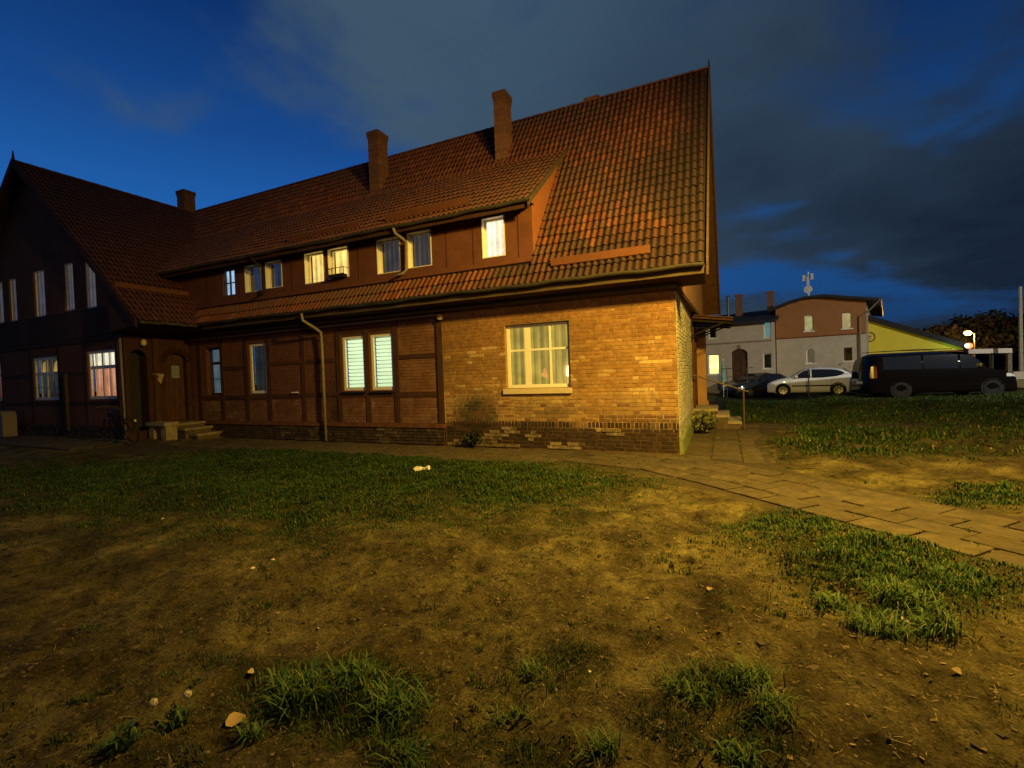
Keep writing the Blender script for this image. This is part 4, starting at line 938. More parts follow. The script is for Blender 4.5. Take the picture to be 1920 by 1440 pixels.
# ------------------------------------------------------------------ BACKGROUND BUILDINGS
U = _n([.969312, -.245833, 0]); NN = np.array([-.245833, -.969312, 0.]); O2 = at(1458, 31, -.33); O2[2] = -.33
def onB(px, py, out=0.0):
    """pixel -> (s, z) on the vertical plane of the background row, shifted towards the viewer by out"""
    d = ray(px, py); o = np.array([0, 0, CH]); P0 = O2 + NN * out; t = np.dot(P0 - o, NN) / np.dot(d, NN); p = o + d * t
    return float(np.dot(p - O2, U)), float(p[2])
def B3(s, z, out=0.0): q = O2 + U * s + NN * out; return (q[0], q[1], z)
def bbox(mb, s0, s1, z0, z1, o0, o1, c=(1, 1, 1)):
    o = np.array(B3(s0, z0, o0)); mb.frame_box(o, U * (s1 - s0), NN * (o1 - o0), (0, 0, z1 - z0), c)
def bwall(mb, s0, s1, z0, z1, holes, out, depth=.18, c=(1, 1, 1)):
    us = sorted({s0, s1, *[h[0] for h in holes], *[h[1] for h in holes]}); zs = sorted({z0, z1, *[h[2] for h in holes], *[h[3] for h in holes]})
    for i in range(len(us) - 1):
        for j in range(len(zs) - 1):
            um = (us[i] + us[i + 1]) / 2; zm = (zs[j] + zs[j + 1]) / 2
            if any(h[0] < um < h[1] and h[2] < zm < h[3] for h in holes): continue
            mb.poly([B3(us[i], zs[j], out), B3(us[i + 1], zs[j], out), B3(us[i + 1], zs[j + 1], out), B3(us[i], zs[j + 1], out)], c)
    for a, b, e, f in [h[:4] for h in holes]:
        for q in ([(a, e), (a, f)], [(b, f), (b, e)], [(a, f), (b, f)], [(b, e), (a, e)]):
            mb.poly([B3(*q[0], out), B3(*q[1], out), B3(*q[1], out - depth), B3(*q[0], out - depth)], c)
def rect(px0, py0, px1, py1, out=0.0):
    a = onB(px0, py0, out); b = onB(px1, py1, out); return (a[0], b[0], b[1], a[1])
def bwindow(parent, r, out, back, label, cross=False, frame='white_frame', sill=True, arch=0, fw=.06, panem='glass'):
    a, b, e, f = r; mb = MB(); d = out - .12
    for q in ((a, a + fw, e, f), (b - fw, b, e, f), (a + fw, b - fw, e, e + fw), (a + fw, b - fw, f - fw, f)): bbox(mb, *q, d - .05, d)
    if cross: m_ = (a + b) / 2; bbox(mb, m_ - .025, m_ + .025, e + fw, f - fw, d - .045, d - .005)
    w = mb.build('window', M[frame], parent); w['label'] = label
    mb = MB(); mb.poly([B3(a, e, d - .03), B3(b, e, d - .03), B3(b, f, d - .03), B3(a, f, d - .03)]); mb.build('pane', M[panem], w)
    mb = MB(); mb.poly([B3(a, e, d - .055), B3(b, e, d - .055), B3(b, f, d - .055), B3(a, f, d - .055)]); mb.build('curtain', back, w)
    if sill: mb = MB(); bbox(mb, a - .08, b + .08, e - .07, e - .005, d, out + .06); mb.build('sill', M['white_frame'], w)
    if arch:
        mb = MB(); n = 6
        for s_ in (-1, 1):
            cx = (a + b) / 2; hw = (b - a) / 2; P = [(cx + s_ * hw, f)] + [(cx + s_ * hw * math.cos(math.pi / 2 * k / n), f - arch + arch * math.sin(math.pi / 2 * k / n)) for k in range(n + 1)]
            for k in range(1, len(P) - 1): mb.poly([B3(*P[0], out + .002), B3(*P[k], out + .002), B3(*P[k + 1], out + .002)])
        mb.build('arch', mats_wall[0], w)
    return w
M['beige'] = mat('beige_render', (.50, .44, .34), .92, .12, 2.2, .3, 20)
M['brown_clad'] = mat('brown_clad', (.34, .15, .055), .9, .10, 2.2, .2, 20)
M['roof_dark'] = mat('roof_felt', (.028, .026, .03), .9, .25, 3, .3, 20)
mats_wall = [M['beige']]
# two-tone house
h2 = empty('two_tone_house', O2, 'two-storey house with brown upper floor, beige ground floor and curved roof', 'house')
sR = onB(1625, 640)[0]; zD = onB(1540, 630)[1]; zTop = [onB(x, y) for x, y in ((1452, 578), (1480, 566), (1510, 557), (1545, 553), (1585, 556), (1628, 561))]
wins = [rect(1508, 592, 1525, 620), rect(1579, 587, 1597, 615)]; winl = [rect(1511, 655, 1528, 681), rect(1582, 652, 1598, 676)]
mb = MB(); bwall(mb, 0, sR, -.6, zD, winl, 0); lowg = mb.build('wall', M['beige'], h2); lowg['label'] = 'beige rendered ground floor'
zc = zTop[0][1] - .05; mb = MB(); bwall(mb, 0, sR, zD, zc, wins, .05, c=(1, 1, 1))
tp = [(0, zc)] + [(min(max(s, 0), sR), z) for s, z in zTop] + [(sR, zc)]
mb.poly([B3(s, z, .05) for s, z in [(0, zc), (sR, zc)] + tp[-2:0:-1]])
bbox(mb, 0, sR, zD - .03, zD + .03, 0, .09, (.5, .4, .4)); mb.build('wall', M['brown_clad'], h2)['label'] = 'brown clad upper floor'
mb = MB(); mb.poly([B3(sR, -.6, 0), B3(sR, zTop[-1][1], 0), B3(sR, zTop[-1][1], -12), B3(sR, -.6, -12)]); mb.poly([B3(0, -.6, 0), B3(0, -.6, -12), B3(0, zc, -12), B3(0, zc, 0)]); mb.build('wall', M['beige'], h2)
mb = MB(); rp = [(zTop[0][0] - .35, zTop[0][1] - .1)] + zTop[1:-1] + [onB(1648, 560)]
for i in range(len(rp) - 1):
    (s0, z0), (s1, z1) = rp[i], rp[i + 1]
    v = [B3(s0, z0, .5), B3(s1, z1, .5), B3(s1, z1, -12), B3(s0, z0, -12)]; w = [(p[0], p[1], p[2] - .16) for p in v]
    mb.raw(v + w, [(0, 1, 2, 3), (7, 6, 5, 4), (4, 5, 1, 0), (5, 6, 2, 1), (7, 4, 0, 3)])
r2 = mb.build('roof', M['roof_dark'], h2)
e_ = rp[-1]; mb = MB(); mb.tube([B3(e_[0] + .05, e_[1] - .1, .5), B3(e_[0] + .05, e_[1] - .1, -12)], .08, 8); mb.build('gutter', M['zinc'], r2)
mb = MB(); sp_ = onB(1612, 600)[0]; mb.tube([B3(e_[0], e_[1] - .15, .4), B3(sR + .05, e_[1] - .75, .12), B3(sp_, e_[1] - .95, .12), B3(sp_, -.3, .12)], .05, 8); mb.build('downpipe', M['pipe'], h2)
bwindow(h2, wins[0], .05, lit('glow_olive', (.55, .55, .22), .55), 'upper window with teal top and olive curtain'); bwindow(h2, wins[1], .05, lit('glow_cream', (.60, .50, .20), .55), 'upper window glowing pale cream')
bwindow(h2, winl[0], 0, lit('blind_grey', (.10, .10, .08), .5), 'arched ground floor window with grey blind', arch=.18); bwindow(h2, winl[1], 0, M['room_dark'], 'dark ground floor window', frame='brown_frame')
# mast on the roof
mx = onB(1516, 552, -3); mb = MB(); zt = onB(1516, 510, -3)[1]; zb = onB(1516, 556, -3)[1]; mb.tube([B3(mx[0], zb - .3, -3), B3(mx[0], zt, -3)], .07, 8)
ant = mb.build('antenna_mast', mat('mast_grey', (.65, .66, .62), .6, .1, 5, 0), h2)
for k, (ds, dz, h_) in enumerate(((-.24, .78, .5), (.24, .80, .5), (.0, .62, .6))):
    mb = MB(); z = zb + (zt - zb) * dz; bbox(mb, mx[0] + ds - .07, mx[0] + ds + .07, z - h_ * .5, z + h_ * .35, -2.95, -2.8); mb.tube([B3(mx[0], z, -3), B3(mx[0] + ds, z, -2.9)], .025, 5); mb.build('antenna_panel', ant.data.materials[0], ant)
mb = MB(); mb.lathe(B3(mx[0], zb + (zt - zb) * .28, -2.9), tuple(NN), [(0, .001), (0, .24), (.08, .26), (.1, .001)], 14); mb.build('dish', ant.data.materials[0], ant)
settle(h2)
# lower beige house to its left
OUT1 = 1.2
h1 = empty('beige_house', B3(-3, -.33, OUT1), 'lower beige rendered house with arched dark door and dark roof', 'house')
s1r = onB(1447, 640, OUT1)[0]; z1t = onB(1400, 603, OUT1)[1]; z1d = onB(1400, 641, OUT1)[1]
holes = [rect(1431, 603, 1446, 633, OUT1), rect(1430, 663, 1447, 691, OUT1), rect(1327, 665, 1349, 702, OUT1), rect(1328, 612, 1343, 634, OUT1), rect(1371, 655, 1403, 718, OUT1)]
holes[4] = (holes[4][0], holes[4][1], -.3, holes[4][3])
mb = MB(); bwall(mb, -9, s1r, -.6, z1t, holes, OUT1, depth=.25); mb.poly([B3(s1r, -.6, OUT1), B3(s1r, -.6, -6), B3(s1r, z1t, -6), B3(s1r, z1t, OUT1)]); mb.build('wall', M['beige'], h1)
mb = MB(); bbox(mb, -9, s1r + .03, z1d - .05, z1d + .05, OUT1, OUT1 + .05, (.55, .5, .5)); mb.build('string_course', M['beige'], h1)
rz = [onB(1340, 606, OUT1)[1], onB(1345, 588, -1)[1], onB(1450, 575, -1)[1]]
mb = MB(); v = [B3(-9, z1t - .02, OUT1 + .35), B3(s1r + .25, z1t - .02, OUT1 + .35), B3(s1r + .25, z1t + 1.15, -3.5), B3(-9, z1t + 1.0, -3.5)]; w = [(p[0], p[1], p[2] - .2) for p in v]
mb.raw(v + w, [(0, 1, 2, 3), (7, 6, 5, 4), (4, 5, 1, 0), (5, 6, 2, 1)]); r1 = mb.build('roof', M['roof_dark'], h1)
for x0, x1, y0, lab in ((1379, 1389, 553, 0), (1438, 1448, 547, 1)):
    a = onB(x0, y0, -1.5); b = onB(x1, y0, -1.5); mb = MB(); bbox(mb, a[0], b[0], z1t, a[1] - .12, -1.9, -1.4); bbox(mb, a[0] - .06, b[0] + .06, a[1] - .12, a[1], -1.95, -1.35); mb.build('chimney', M['chimney'], r1)
a = onB(1364, 556, -1.5); mb = MB(); mb.tube([B3(a[0], z1t, -1.6), B3(a[0], a[1], -1.6)], .09, 8); mb.lathe(B3(a[0], a[1] + .03, -1.6), (0, 0, 1), [(0, .16), (.05, .02)], 8); mb.build('flue', M['zinc'], r1)
bwindow(h1, holes[0], OUT1, lit('glow_teal', (.10, .32, .36), .55), 'upper window glowing dim teal', sill=False); bwindow(h1, holes[1], OUT1, M['room_dark'], 'dark ground floor window with white sill')
bwindow(h1, holes[2], OUT1, lit('glow_lemon', (1.0, .95, .35), 1.3), 'brightly lit lemon yellow window with arched top', arch=.15); bwindow(h1, holes[3], OUT1, M['room_dark'], 'small dark upper window')
mats_wall[0] = M['beige']
a, b, e, f = holes[4]; mb = MB(); bbox(mb, a, b, e, f, OUT1 - .2, OUT1 - .14); dd = mb.build('door', mat('old_door', (.07, .035, .02), .7, .3, 4, .3, 20), h1); dd['label'] = 'large dark arched wooden double door'
mb = MB()
for k in range(2):
    for z0, z1 in ((.1, .9), (1.0, 2.0)):
        q = a + .08 + k * (b - a) / 2; bbox(mb, q, q + (b - a) / 2 - .16, z0, z1, OUT1 - .14, OUT1 - .11, (1.3, 1.2, 1.1))
mb.build('panel', dd.data.materials[0], dd)
mb = MB(); cx = (a + b) / 2; hw = (b - a) / 2; n = 7
for s_ in (-1, 1):
    P = [(cx + s_ * hw, f)] + [(cx + s_ * hw * math.cos(math.pi / 2 * k / n), f - .35 + .35 * math.sin(math.pi / 2 * k / n)) for k in range(n + 1)]
    for k in range(1, len(P) - 1): mb.poly([B3(*P[0], OUT1 + .002), B3(*P[k], OUT1 + .002), B3(*P[k + 1], OUT1 + .002)])
bbox(mb, cx - .07, cx + .07, f, f + .25, OUT1, OUT1 + .06, (.5, .4, .4)); mb.build('arch', M['beige'], dd)
settle(h1)
# yellow shop gable
OUTY = -4.0
M['yellow'] = mat('yellow_wall', (.74, .62, .06), .85, .06, 2, .1, 20, emit=None)
sh = empty('yellow_shop', B3(8, -.3, OUTY), 'yellow single-storey shop with long sloping dark roof edge', 'shop')
pA, pB, pC, pD = onB(1600, 592, OUTY), onB(1806, 652, OUTY), onB(1806, 657, OUTY), onB(1600, 667, OUTY)
mb = MB(); mb.poly([B3(*pD, OUTY), B3(*pC, OUTY), B3(*pB, OUTY), B3(*pA, OUTY)]); mb.build('wall', M['yellow'], sh)
mb = MB(); zf = pC[1]; mb.poly([B3(pD[0], -.6, OUTY - .02), B3(pC[0], -.6, OUTY - .02), B3(pC[0], zf, OUTY - .02), B3(pD[0], pD[1], OUTY - .02)]); mb.poly([B3(pC[0], -.6, OUTY), B3(pC[0], -.6, OUTY - 15), B3(pC[0], zf + .4, OUTY - 15), B3(pC[0], zf + .4, OUTY)]); mb.build('base_wall', mat('shop_base', (.16, .07, .04), .85, .1, 3, 0), sh)
def strip(pa, pb, h0, h1, o0, o1, name, m_, parent):
    mb = MB(); v = [B3(pa[0], pa[1] + h0, o0), B3(pb[0], pb[1] + h0, o0), B3(pb[0], pb[1] + h1, o0), B3(pa[0], pa[1] + h1, o0), B3(pa[0], pa[1] + h0, o1), B3(pb[0], pb[1] + h0, o1), B3(pb[0], pb[1] + h1, o1), B3(pa[0], pa[1] + h1, o1)]
    mb.raw(v, [(4, 5, 6, 7), (3, 2, 1, 0), (0, 1, 5, 4), (1, 2, 6, 5), (2, 3, 7, 6), (3, 0, 4, 7)]); return mb.build(name, m_, parent)
strip(pA, onB(1816, 655, OUTY), -.02, .32, OUTY - 15, OUTY + .35, 'roof', M['roof_dark'], sh)
strip(pD, pC, -.10, .05, OUTY - .01, OUTY + .10, 'trim', mat('brown_trim', (.14, .04, .02), .7, .1, 3, 0), sh)
strip(pD, pC, -.24, -.12, OUTY - .01, OUTY + .12, 'fascia', M['white_frame'], sh)
# partly hidden round logo on the yellow wall: dotted ring, pale disc, red mark, dark lettering bar
lc = onB(1630, 632, OUTY); px1 = abs(onB(1631, 632, OUTY)[0] - lc[0])
mb = MB(); mb.lathe(B3(lc[0], lc[1], OUTY + .01), tuple(NN), [(0, .001), (.02, 9.5 * px1 * .8), (.0, 9.5 * px1 * .8)], 24); mb.lathe(B3(lc[0], lc[1], OUTY + .03), tuple(NN), [(0, .001), (.002, 7.5 * px1)], 24)
lg = mb.build('round_logo', mat('logo_disc', (.66, .56, .12), .7, 0, 5, 0), sh); mb = MB()
for k in range(22):
    w = 2 * math.pi * k / 22; q = (lc[0] + 10.8 * px1 * math.cos(w), lc[1] + 10.8 * px1 * math.sin(w)); bbox(mb, q[0] - .03, q[0] + .03, q[1] - .05, q[1] + .05, OUTY + .005, OUTY + .03)
mb.build('logo_ring', mat('logo_brown', (.22, .12, .03), .7, 0, 5, 0), lg)['kind'] = 'stuff'
mb = MB(); bbox(mb, lc[0] - 1.5 * px1, lc[0] + 3.6 * px1, lc[1] - .2 * px1, lc[1] + 3 * px1, OUTY + .035, OUTY + .05); mb.build('logo_mark', mat('logo_red', (.55, .10, .04), .6, 0, 5, 0), lg)
mb = MB()
for k in range(4): bbox(mb, lc[0] + (-2 + k * 1.5) * px1, lc[0] + (-1.1 + k * 1.5) * px1, lc[1] - 4 * px1, lc[1] - 2.6 * px1, OUTY + .035, OUTY + .045)
mb.build('logo_text', mat('logo_text', (.35, .16, .03), .6, 0, 5, 0), lg)
# illuminated round sign at the low end of the gable
sc_ = onB(1811, 649, OUTY); sr = 6.0 * px1
mb = MB(); mb.lathe(B3(sc_[0] + .5 * sr, sc_[1], OUTY + .3), tuple(NN), [(0, .001), (0, sr), (.25, sr), (.26, .001)], 20); isg = mb.build('illuminated_sign', mat('sign_red', (.6, .1, .03), .5, 0, 5, 0, emit=(1.0, .20, .06), estr=3.0), sh)
mb = MB(); mb.lathe(B3(sc_[0], sc_[1] + .02, OUTY + .57), tuple(NN), [(0, .001), (0, sr * .62), (.02, sr * .6), (.021, .001)], 18); mb.build('sign_disc', lit('sign_white', (.85, .85, 1.0), 6), isg)
settle(sh)
# the sign spills a little green-white light on the wall beside it
l_ = lamp('sign_spill', B3(sc_[0] - .6, sc_[1] + .05, OUTY + .9), 9, (.55, 1.0, .65), .1); l_.parent = isg; l_.matrix_parent_inverse = Matrix()
# canopy shelter
cA, cB = onB(1816, 659, -6), onB(1898, 657, -6)
cp = empty('canopy_shelter', B3(cA[0], -.3, -6), 'flat white canopy roof on slim posts right of the yellow shop', 'shelter')
strip(cA, cB, -.14, .14, -12, -6, 'roof', M['white_frame'], cp)
for x in (1858, 1893, 1822): q = onB(x, 660, -6.5)[0]; mb = MB(); bbox(mb, q - .09, q + .09, -.6, cA[1] - .12, -6.6, -6.4); mb.build('post', M['concrete'], cp)
settle(cp)
# pole and white block at the right edge
pp = at(1915.5, 27, -.3); mb = MB(); mb.tube([(pp[0], pp[1], -.4), (pp[0], pp[1], 5.6)], [.11, .075], 8); tag(mb.build('concrete_pole', mat('pole', (.36, .33, .24), .85, .15, 6, .2, 20)), 'tall pale concrete pole at the right edge beyond the van', 'pole')
q = at(1911, 26, .5); mb = MB(); mb.frame_box((q[0] - .25, q[1] - .05, .35), U * .9, (0, .4, 0), (0, 0, .42)); mb.frame_box((q[0] - .2, q[1], -.4), U * .8, (0, .3, 0), (0, 0, .75), (.4, .35, .2))
tag(mb.build('concrete_block', mat('white_block', (.58, .52, .38), .8, .1, 5, .2, 20)), 'pale concrete block standing at the foot of the tall pole', 'block')

# distant street lamp (lit)
lp = at(1828, 52, 0); mb = MB(); zl = on(1816, 624, 1, lp[1])[2]
slr = empty('street_lamp', (lp[0], lp[1], -.3), 'distant lit sodium street lamp glowing orange before dark trees', 'street lamp')
mb.tube([(lp[0], lp[1], -.4), (lp[0], lp[1], zl - .1), (lp[0] - .5, lp[1] - .1, zl + .12)], [.09, .06, .05], 6); mb.build('pole', M['metal_dark'], slr)
mb = MB(); mb.lathe((lp[0] - .6, lp[1] - .1, zl - .02), (0, 0, 1), [(-.24, .02), (-.18, .24), (0, .36), (.18, .24), (.24, .02)], 12); mb.build('lamp_head', lit('sodium', (1.0, .50, .10), 22), slr)
settle(slr); lamp('street_lamp_light', (lp[0] - .6, lp[1] - .5, zl - .35), 4500, (1.0, .5, .12), .3)

# ------------------------------------------------------------------ TREES
def foliage_mat(name, c1, c2):
    m_ = mat(name, (1, 1, 1), .85, .3, 3, 0, 5); return m_
M['leaf'] = foliage_mat('leaf', 0, 0); M['bark'] = mat('bark', (.06, .045, .03), .95, .3, 8, .5, 30)
def tree(base, h, rx, rz, nleaf, leaf, label, c=(.05, .055, .025), seed=0, bare=False):
    rs = np.random.RandomState(seed); base = np.array(base, float)
    r = empty('tree', base, label, 'tree', 'dark trees beyond the shop')
    mb = MB(); top = base + np.array([0, 0, h * .55]); mb.tube([base, base + (0, 0, h * .25), top], [h * .035, h * .025, h * .012], 7)
    tips = []
    for k in range(14):
        a = rs.rand() * 6.28; z = h * (.25 + .3 * rs.rand()); e_ = base + np.array([math.cos(a) * rx * (.4 + .5 * rs.rand()), math.sin(a) * rx * (.4 + .5 * rs.rand()), h * (.5 + .42 * rs.rand())])
        p0 = base + (0, 0, z); mid = (p0 + e_) / 2 + (0, 0, -h * .03); mb.tube([p0, mid, e_], [h * .012, h * .007, h * .003], 5); tips.append(e_)
        if bare:
            for q in range(5): w_ = mid + (e_ - mid) * rs.rand(); mb.tube([w_, w_ + rs.randn(3) * rx * .25 + (0, 0, h * .08)], [h * .004, h * .001], 4)
    mb.build('trunk', M['bark'], r)
    if not bare or nleaf:
        cl = [base + np.array([rs.randn() * rx * .42, rs.randn() * rx * .42, h * .62 + rs.randn() * rz * .42]) for _ in range(26)] + tips
        n = nleaf; ci = rs.randint(0, len(cl), n); P = np.array(cl)[ci] + rs.randn(n, 3) * np.array([rx, rx, rz]) * .17
        a = rs.randn(n, 3); a /= np.linalg.norm(a, axis=1)[:, None]; b = np.cross(a, rs.randn(n, 3)); b /= np.linalg.norm(b, axis=1)[:, None]
        s_ = leaf * (.6 + .8 * rs.rand(n))[:, None]; V = np.stack([P - a * s_, P + b * s_ * .5, P + a * s_, P - b * s_ * .5], 1).reshape(-1, 3)
        Fc = np.arange(n * 4).reshape(n, 4); cc = np.repeat(np.array(c)[None] * (.3 + .6 * rs.rand(n))[:, None], 4, 0)
        np_mesh('crown', V, Fc, M['leaf'], cc, parent=r)
    settle(r)
for px, d, h, rx, rz, nl, lab, cc, bare in (
    (1742, 62, 6.6, 4.2, 1.7, 5200, 'broad dark tree rising behind the yellow shop roof', (.055, .05, .028), 0),
    (1700, 70, 6.0, 3.4, 1.4, 2500, 'low dark tree showing left of the broad one over the shop roof', (.05, .05, .03), 0),
    (1768, 46, 5.3, 2.0, 1.0, 0, 'leafless tree with lamp-lit bare twigs above the shop roof', (.05, .05, .03), 1),
    (1815, 75, 6.4, 3.4, 1.6, 3000, 'dark tree directly behind the lit street lamp', (.055, .05, .025), 0),
    (1850, 80, 7.6, 4.5, 2.2, 3500, 'tall dark tree between street lamp and right edge', (.045, .045, .025), 0),
    (1890, 60, 7.8, 5.2, 2.3, 6500, 'largest darkest tree at the right edge behind the pole', (.035, .04, .02), 0),
    (1950, 64, 8.6, 5.5, 3.0, 4000, 'dark tree cut by the right edge of the view', (.035, .04, .02), 0)):
    b = at(px, d, -.4); tree((b[0], b[1], -.5), h, rx, rz, nl, .30, lab, cc, seed=int(px), bare=bool(bare))
# far hedge so that the horizon is closed
rs = np.random.RandomState(5); hv = []; n = 9000
hx = rs.rand(n); hp = np.array([at(1640 + 420 * q, 88, 0) for q in hx]); hp[:, 2] = rs.rand(n) * (2.8 + 1.6 * vnoise(hx * 30, 1.0)) - .3; hp[:, :2] += rs.randn(n, 2) * 1.5
a = rs.randn(n, 3); a /= np.linalg.norm(a, axis=1)[:, None]; b = np.cross(a, rs.randn(n, 3)); b /= np.linalg.norm(b, axis=1)[:, None]
V = np.stack([hp - a * .5, hp + b * .3, hp + a * .5, hp - b * .3], 1).reshape(-1, 3)
tag(np_mesh('hedge', V, np.arange(n * 4).reshape(n, 4), M['leaf'], np.repeat(np.array([[.035, .035, .02]]) * (.5 + rs.rand(n))[:, None], 4, 0)), 'far dark undergrowth closing the view beyond the shop', kind='stuff')

# ------------------------------------------------------------------ VEHICLES
M['rubber'] = mat('rubber', (.015, .015, .015), .9, .1, 5, 0); M['car_glass'] = mat('car_glass', (.014, .017, .024), .05, 0, 5, 0, attr=False, spec=.9)
M['alloy'] = mat('alloy', (.45, .45, .43), .35, .05, 5, 0, metal=.7)
def vehicle(name, label, cat, pos, head, L_, W_, top, belt, paint, wheels, wr, wins, shield, rearw, light_c=None, beltx=1.0, tuck=.80, cover=False, extra=None):
    """top/belt: polylines of (x/L, z); x runs from the front (0) to the rear (1); head = world direction of the front"""
    r = empty(name, pos, label, cat); pos = np.array(pos, float); fx = -_n([head[0], head[1], 0]); fy = np.cross([0, 0, 1], fx)
    def W(x, y, z): return pos + fx * (x - L_ / 2) + fy * y + np.array([0, 0, z])
    tx, tz = zip(*top); bx, bz = zip(*belt)
    T = lambda x: float(np.interp(x / L_, tx, tz)); Bt = lambda x: min(float(np.interp(x / L_, bx, bz)), T(x) - .03)
    def hw(x, z):
        u = x / L_; plan = 1 - .16 * max(0, (.10 - u) / .10) ** 2 - .10 * max(0, (u - .93) / .07) ** 2; b = Bt(x); t = T(x)
        if z <= b: k = .97 + .03 * math.sin(math.pi * min(1, max(0, (z - .2) / max(.1, b - .2))))
        else: k = .97 - (1 - tuck) * ((z - b) / max(.05, 1.45 - .9 if L_ < 4.8 else 1.0)) ** 1.15
        return W_ / 2 * plan * k
    xs_ = sorted(set(np.linspace(0, L_, 30).tolist() + [t * L_ for t in tx])); ring = 15; V = []; Fs = []
    for x in xs_:
        t, b = T(x), Bt(x); zz = [.19, .32, .5, (b + .5) / 2 if b > .5 else .5, b, b + (t - b) * .4, b + (t - b) * .8]; zz = [min(z, t - .01) for z in zz]
        side = [(hw(x, z), z) for z in zz]
        rr = [(-y, z) for y, z in side] + [(0, t + .025 * min(1, (t - .5)))] + [(y, z) for y, z in side[::-1]]
        V += [W(x, y, z) for y, z in rr]
    for i in range(len(xs_) - 1):
        for k in range(ring - 1): a = i * ring + k; Fs.append((a, a + ring, a + ring + 1, a + 1))
        Fs.append((i * ring + ring - 1, (i + 1) * ring + ring - 1, (i + 1) * ring, i * ring))
    Fs.append(tuple(range(ring))); Fs.append(tuple((len(xs_) - 1) * ring + k for k in range(ring))[::-1])
    mb = MB(); mb.raw(V, Fs); body = mb.build('body', paint, r, smooth=True)
    me = body.data
    for s_ in (-1, 1):
        for w in wins:                                    # side windows follow the body side
            mb = MB(); n = 10; xs0 = np.linspace(w[0][0], w[-1][0] if False else max(p[0] for p in w[0:]), n) * L_
            lo = w[0:]; # w: list of (x, zlow, zhigh)
            P = []; X = [q[0] for q in w]
            for x in np.linspace(min(X), max(X), 12):
                zl_ = float(np.interp(x, X, [q[1] for q in w])); zh = float(np.interp(x, X, [q[2] for q in w])); col_p = []
                for t in (0, .5, 1): z = zl_ + (zh - zl_) * t; col_p.append(W(x * L_, s_ * (hw(x * L_, z) + .008), z))
                P.append(col_p)
            vs = [q for cpt in P for q in cpt]; fs = []
            for i in range(11):
                for t in range(2): a = i * 3 + t; fs.append((a, a + 3, a + 4, a + 1) if s_ < 0 else (a + 1, a + 4, a + 3, a))
            mb.raw(vs, fs); mb.build('side_window', M['car_glass'], r, smooth=True)
        for wx in wheels:
            y = s_ * (hw(wx * L_, .45) + .004); c = W(wx * L_, y, wr + .01); ax = fy * s_
            mb = MB(); mb.lathe(c, ax, [(-.02, .001), (.0, wr * 1.17), (-.03, wr * 1.2)], 24); mb.build('wheel_arch', M['rubber'], r)
            c = W(wx * L_, y, wr); mb = MB(); mb.lathe(c, ax, [(-.18, wr * .9), (-.18, wr), (.0, wr), (.015, wr * .93), (.012, wr * .66)], 24); wl2 = mb.build('wheel', M['rubber'], r, smooth=True)
            if not cover:
                mb = MB(); mb.lathe(c, ax, [(.010, .001), (.018, wr * .18), (.004, wr * .3), (.012, wr * .66)], 24); mb.build('rim', M['alloy'], wl2)
                mb = MB()
                for k in range(7):
                    t = 2 * math.pi * k / 7; dv = fx * math.cos(t) + np.array([0, 0, 1]) * math.sin(t); tv = -fx * math.sin(t) + np.array([0, 0, 1]) * math.cos(t)
                    mb.frame_box(c + ax * .012 + dv * wr * .32 - tv * wr * .06, dv * wr * .3, tv * wr * .12, ax * .008, (.08, .08, .08))
                mb.build('rim_opening', M['rubber'], wl2)
    def topquad(x0, x1, k, nm, dz=.012):
        mb = MB(); n = 6; P = []
        for i in range(n + 1):
            x = (x0 + (x1 - x0) * i / n) * L_; t = T(x); h = hw(x, t - .02) * k; P += [W(x, -h, t + .008 + dz), W(x, 0, t + .03 + dz), W(x, h, t + .008 + dz)]
        fs = [];
        for i in range(n):
            for t in range(2): a = i * 3 + t; fs.append((a, a + 3, a + 4, a + 1))
        mb.raw(P, fs); mb.build(nm, M['car_glass'], r, smooth=True)
    topquad(*shield, .96, 'windscreen'); 
    if rearw: topquad(*rearw, .9, 'rear_window')
    hl = mat(name + '_headlight', (.6, .6, .58), .15, 0, 5, 0, spec=.8); tl = mat(name + '_taillight', (.10, .012, .01), .2, 0, 5, 0, spec=.7)
    for s_ in (-1, 1):
        zf = T(.03 * L_) - .10 if L_ < 4.8 else .85
        for (x0, x1, z0, z1, m_, nm) in ((.012, .085, zf - .06, zf + .07, hl, 'headlight'), (.945, .992, .78 if L_ < 4.8 else .85, 1.0 if L_ < 4.8 else 1.35, tl, 'tail_light')):
            mb = MB(); P = []
            for x in np.linspace(x0, x1, 5):
                for t in (0, 1): z = min(z0 + (z1 - z0) * t, T(x * L_) - .02); P.append(W(x * L_, s_ * (hw(x * L_, z) + .012), z))
            mb.raw(P, [(i * 2, i * 2 + 2, i * 2 + 3, i * 2 + 1) for i in range(4)]); mb.build(nm, m_, r, smooth=True)
        mx_ = wins[0][0][0] + .03; z = wins[0][0][1] + .08; mb = MB(); c = W(mx_ * L_, s_ * (hw(mx_ * L_, z) + .10), z); mb.frame_box(c - fx * .07 - fy * .07 - np.array([0, 0, .06]), fx * .12, fy * .14, (0, 0, .13)); mb.build('mirror', paint, r)
    for xx in (0.0,): mb = MB(); mb.frame_box(W(-.015, -W_ * .33, .28), fy * W_ * .66, fx * .03, (0, 0, .17)); mb.build('grille', M['rubber'], r)
    mb = MB(); mb.frame_box(W(L_ - .01, -.26, .45 if L_ < 4.8 else .6), fy * .52, fx * .02, (0, 0, .11)); mb.build('number_plate', M['white_frame'], r)
    if extra: extra(r, W, hw, T)
    settle(r); return r
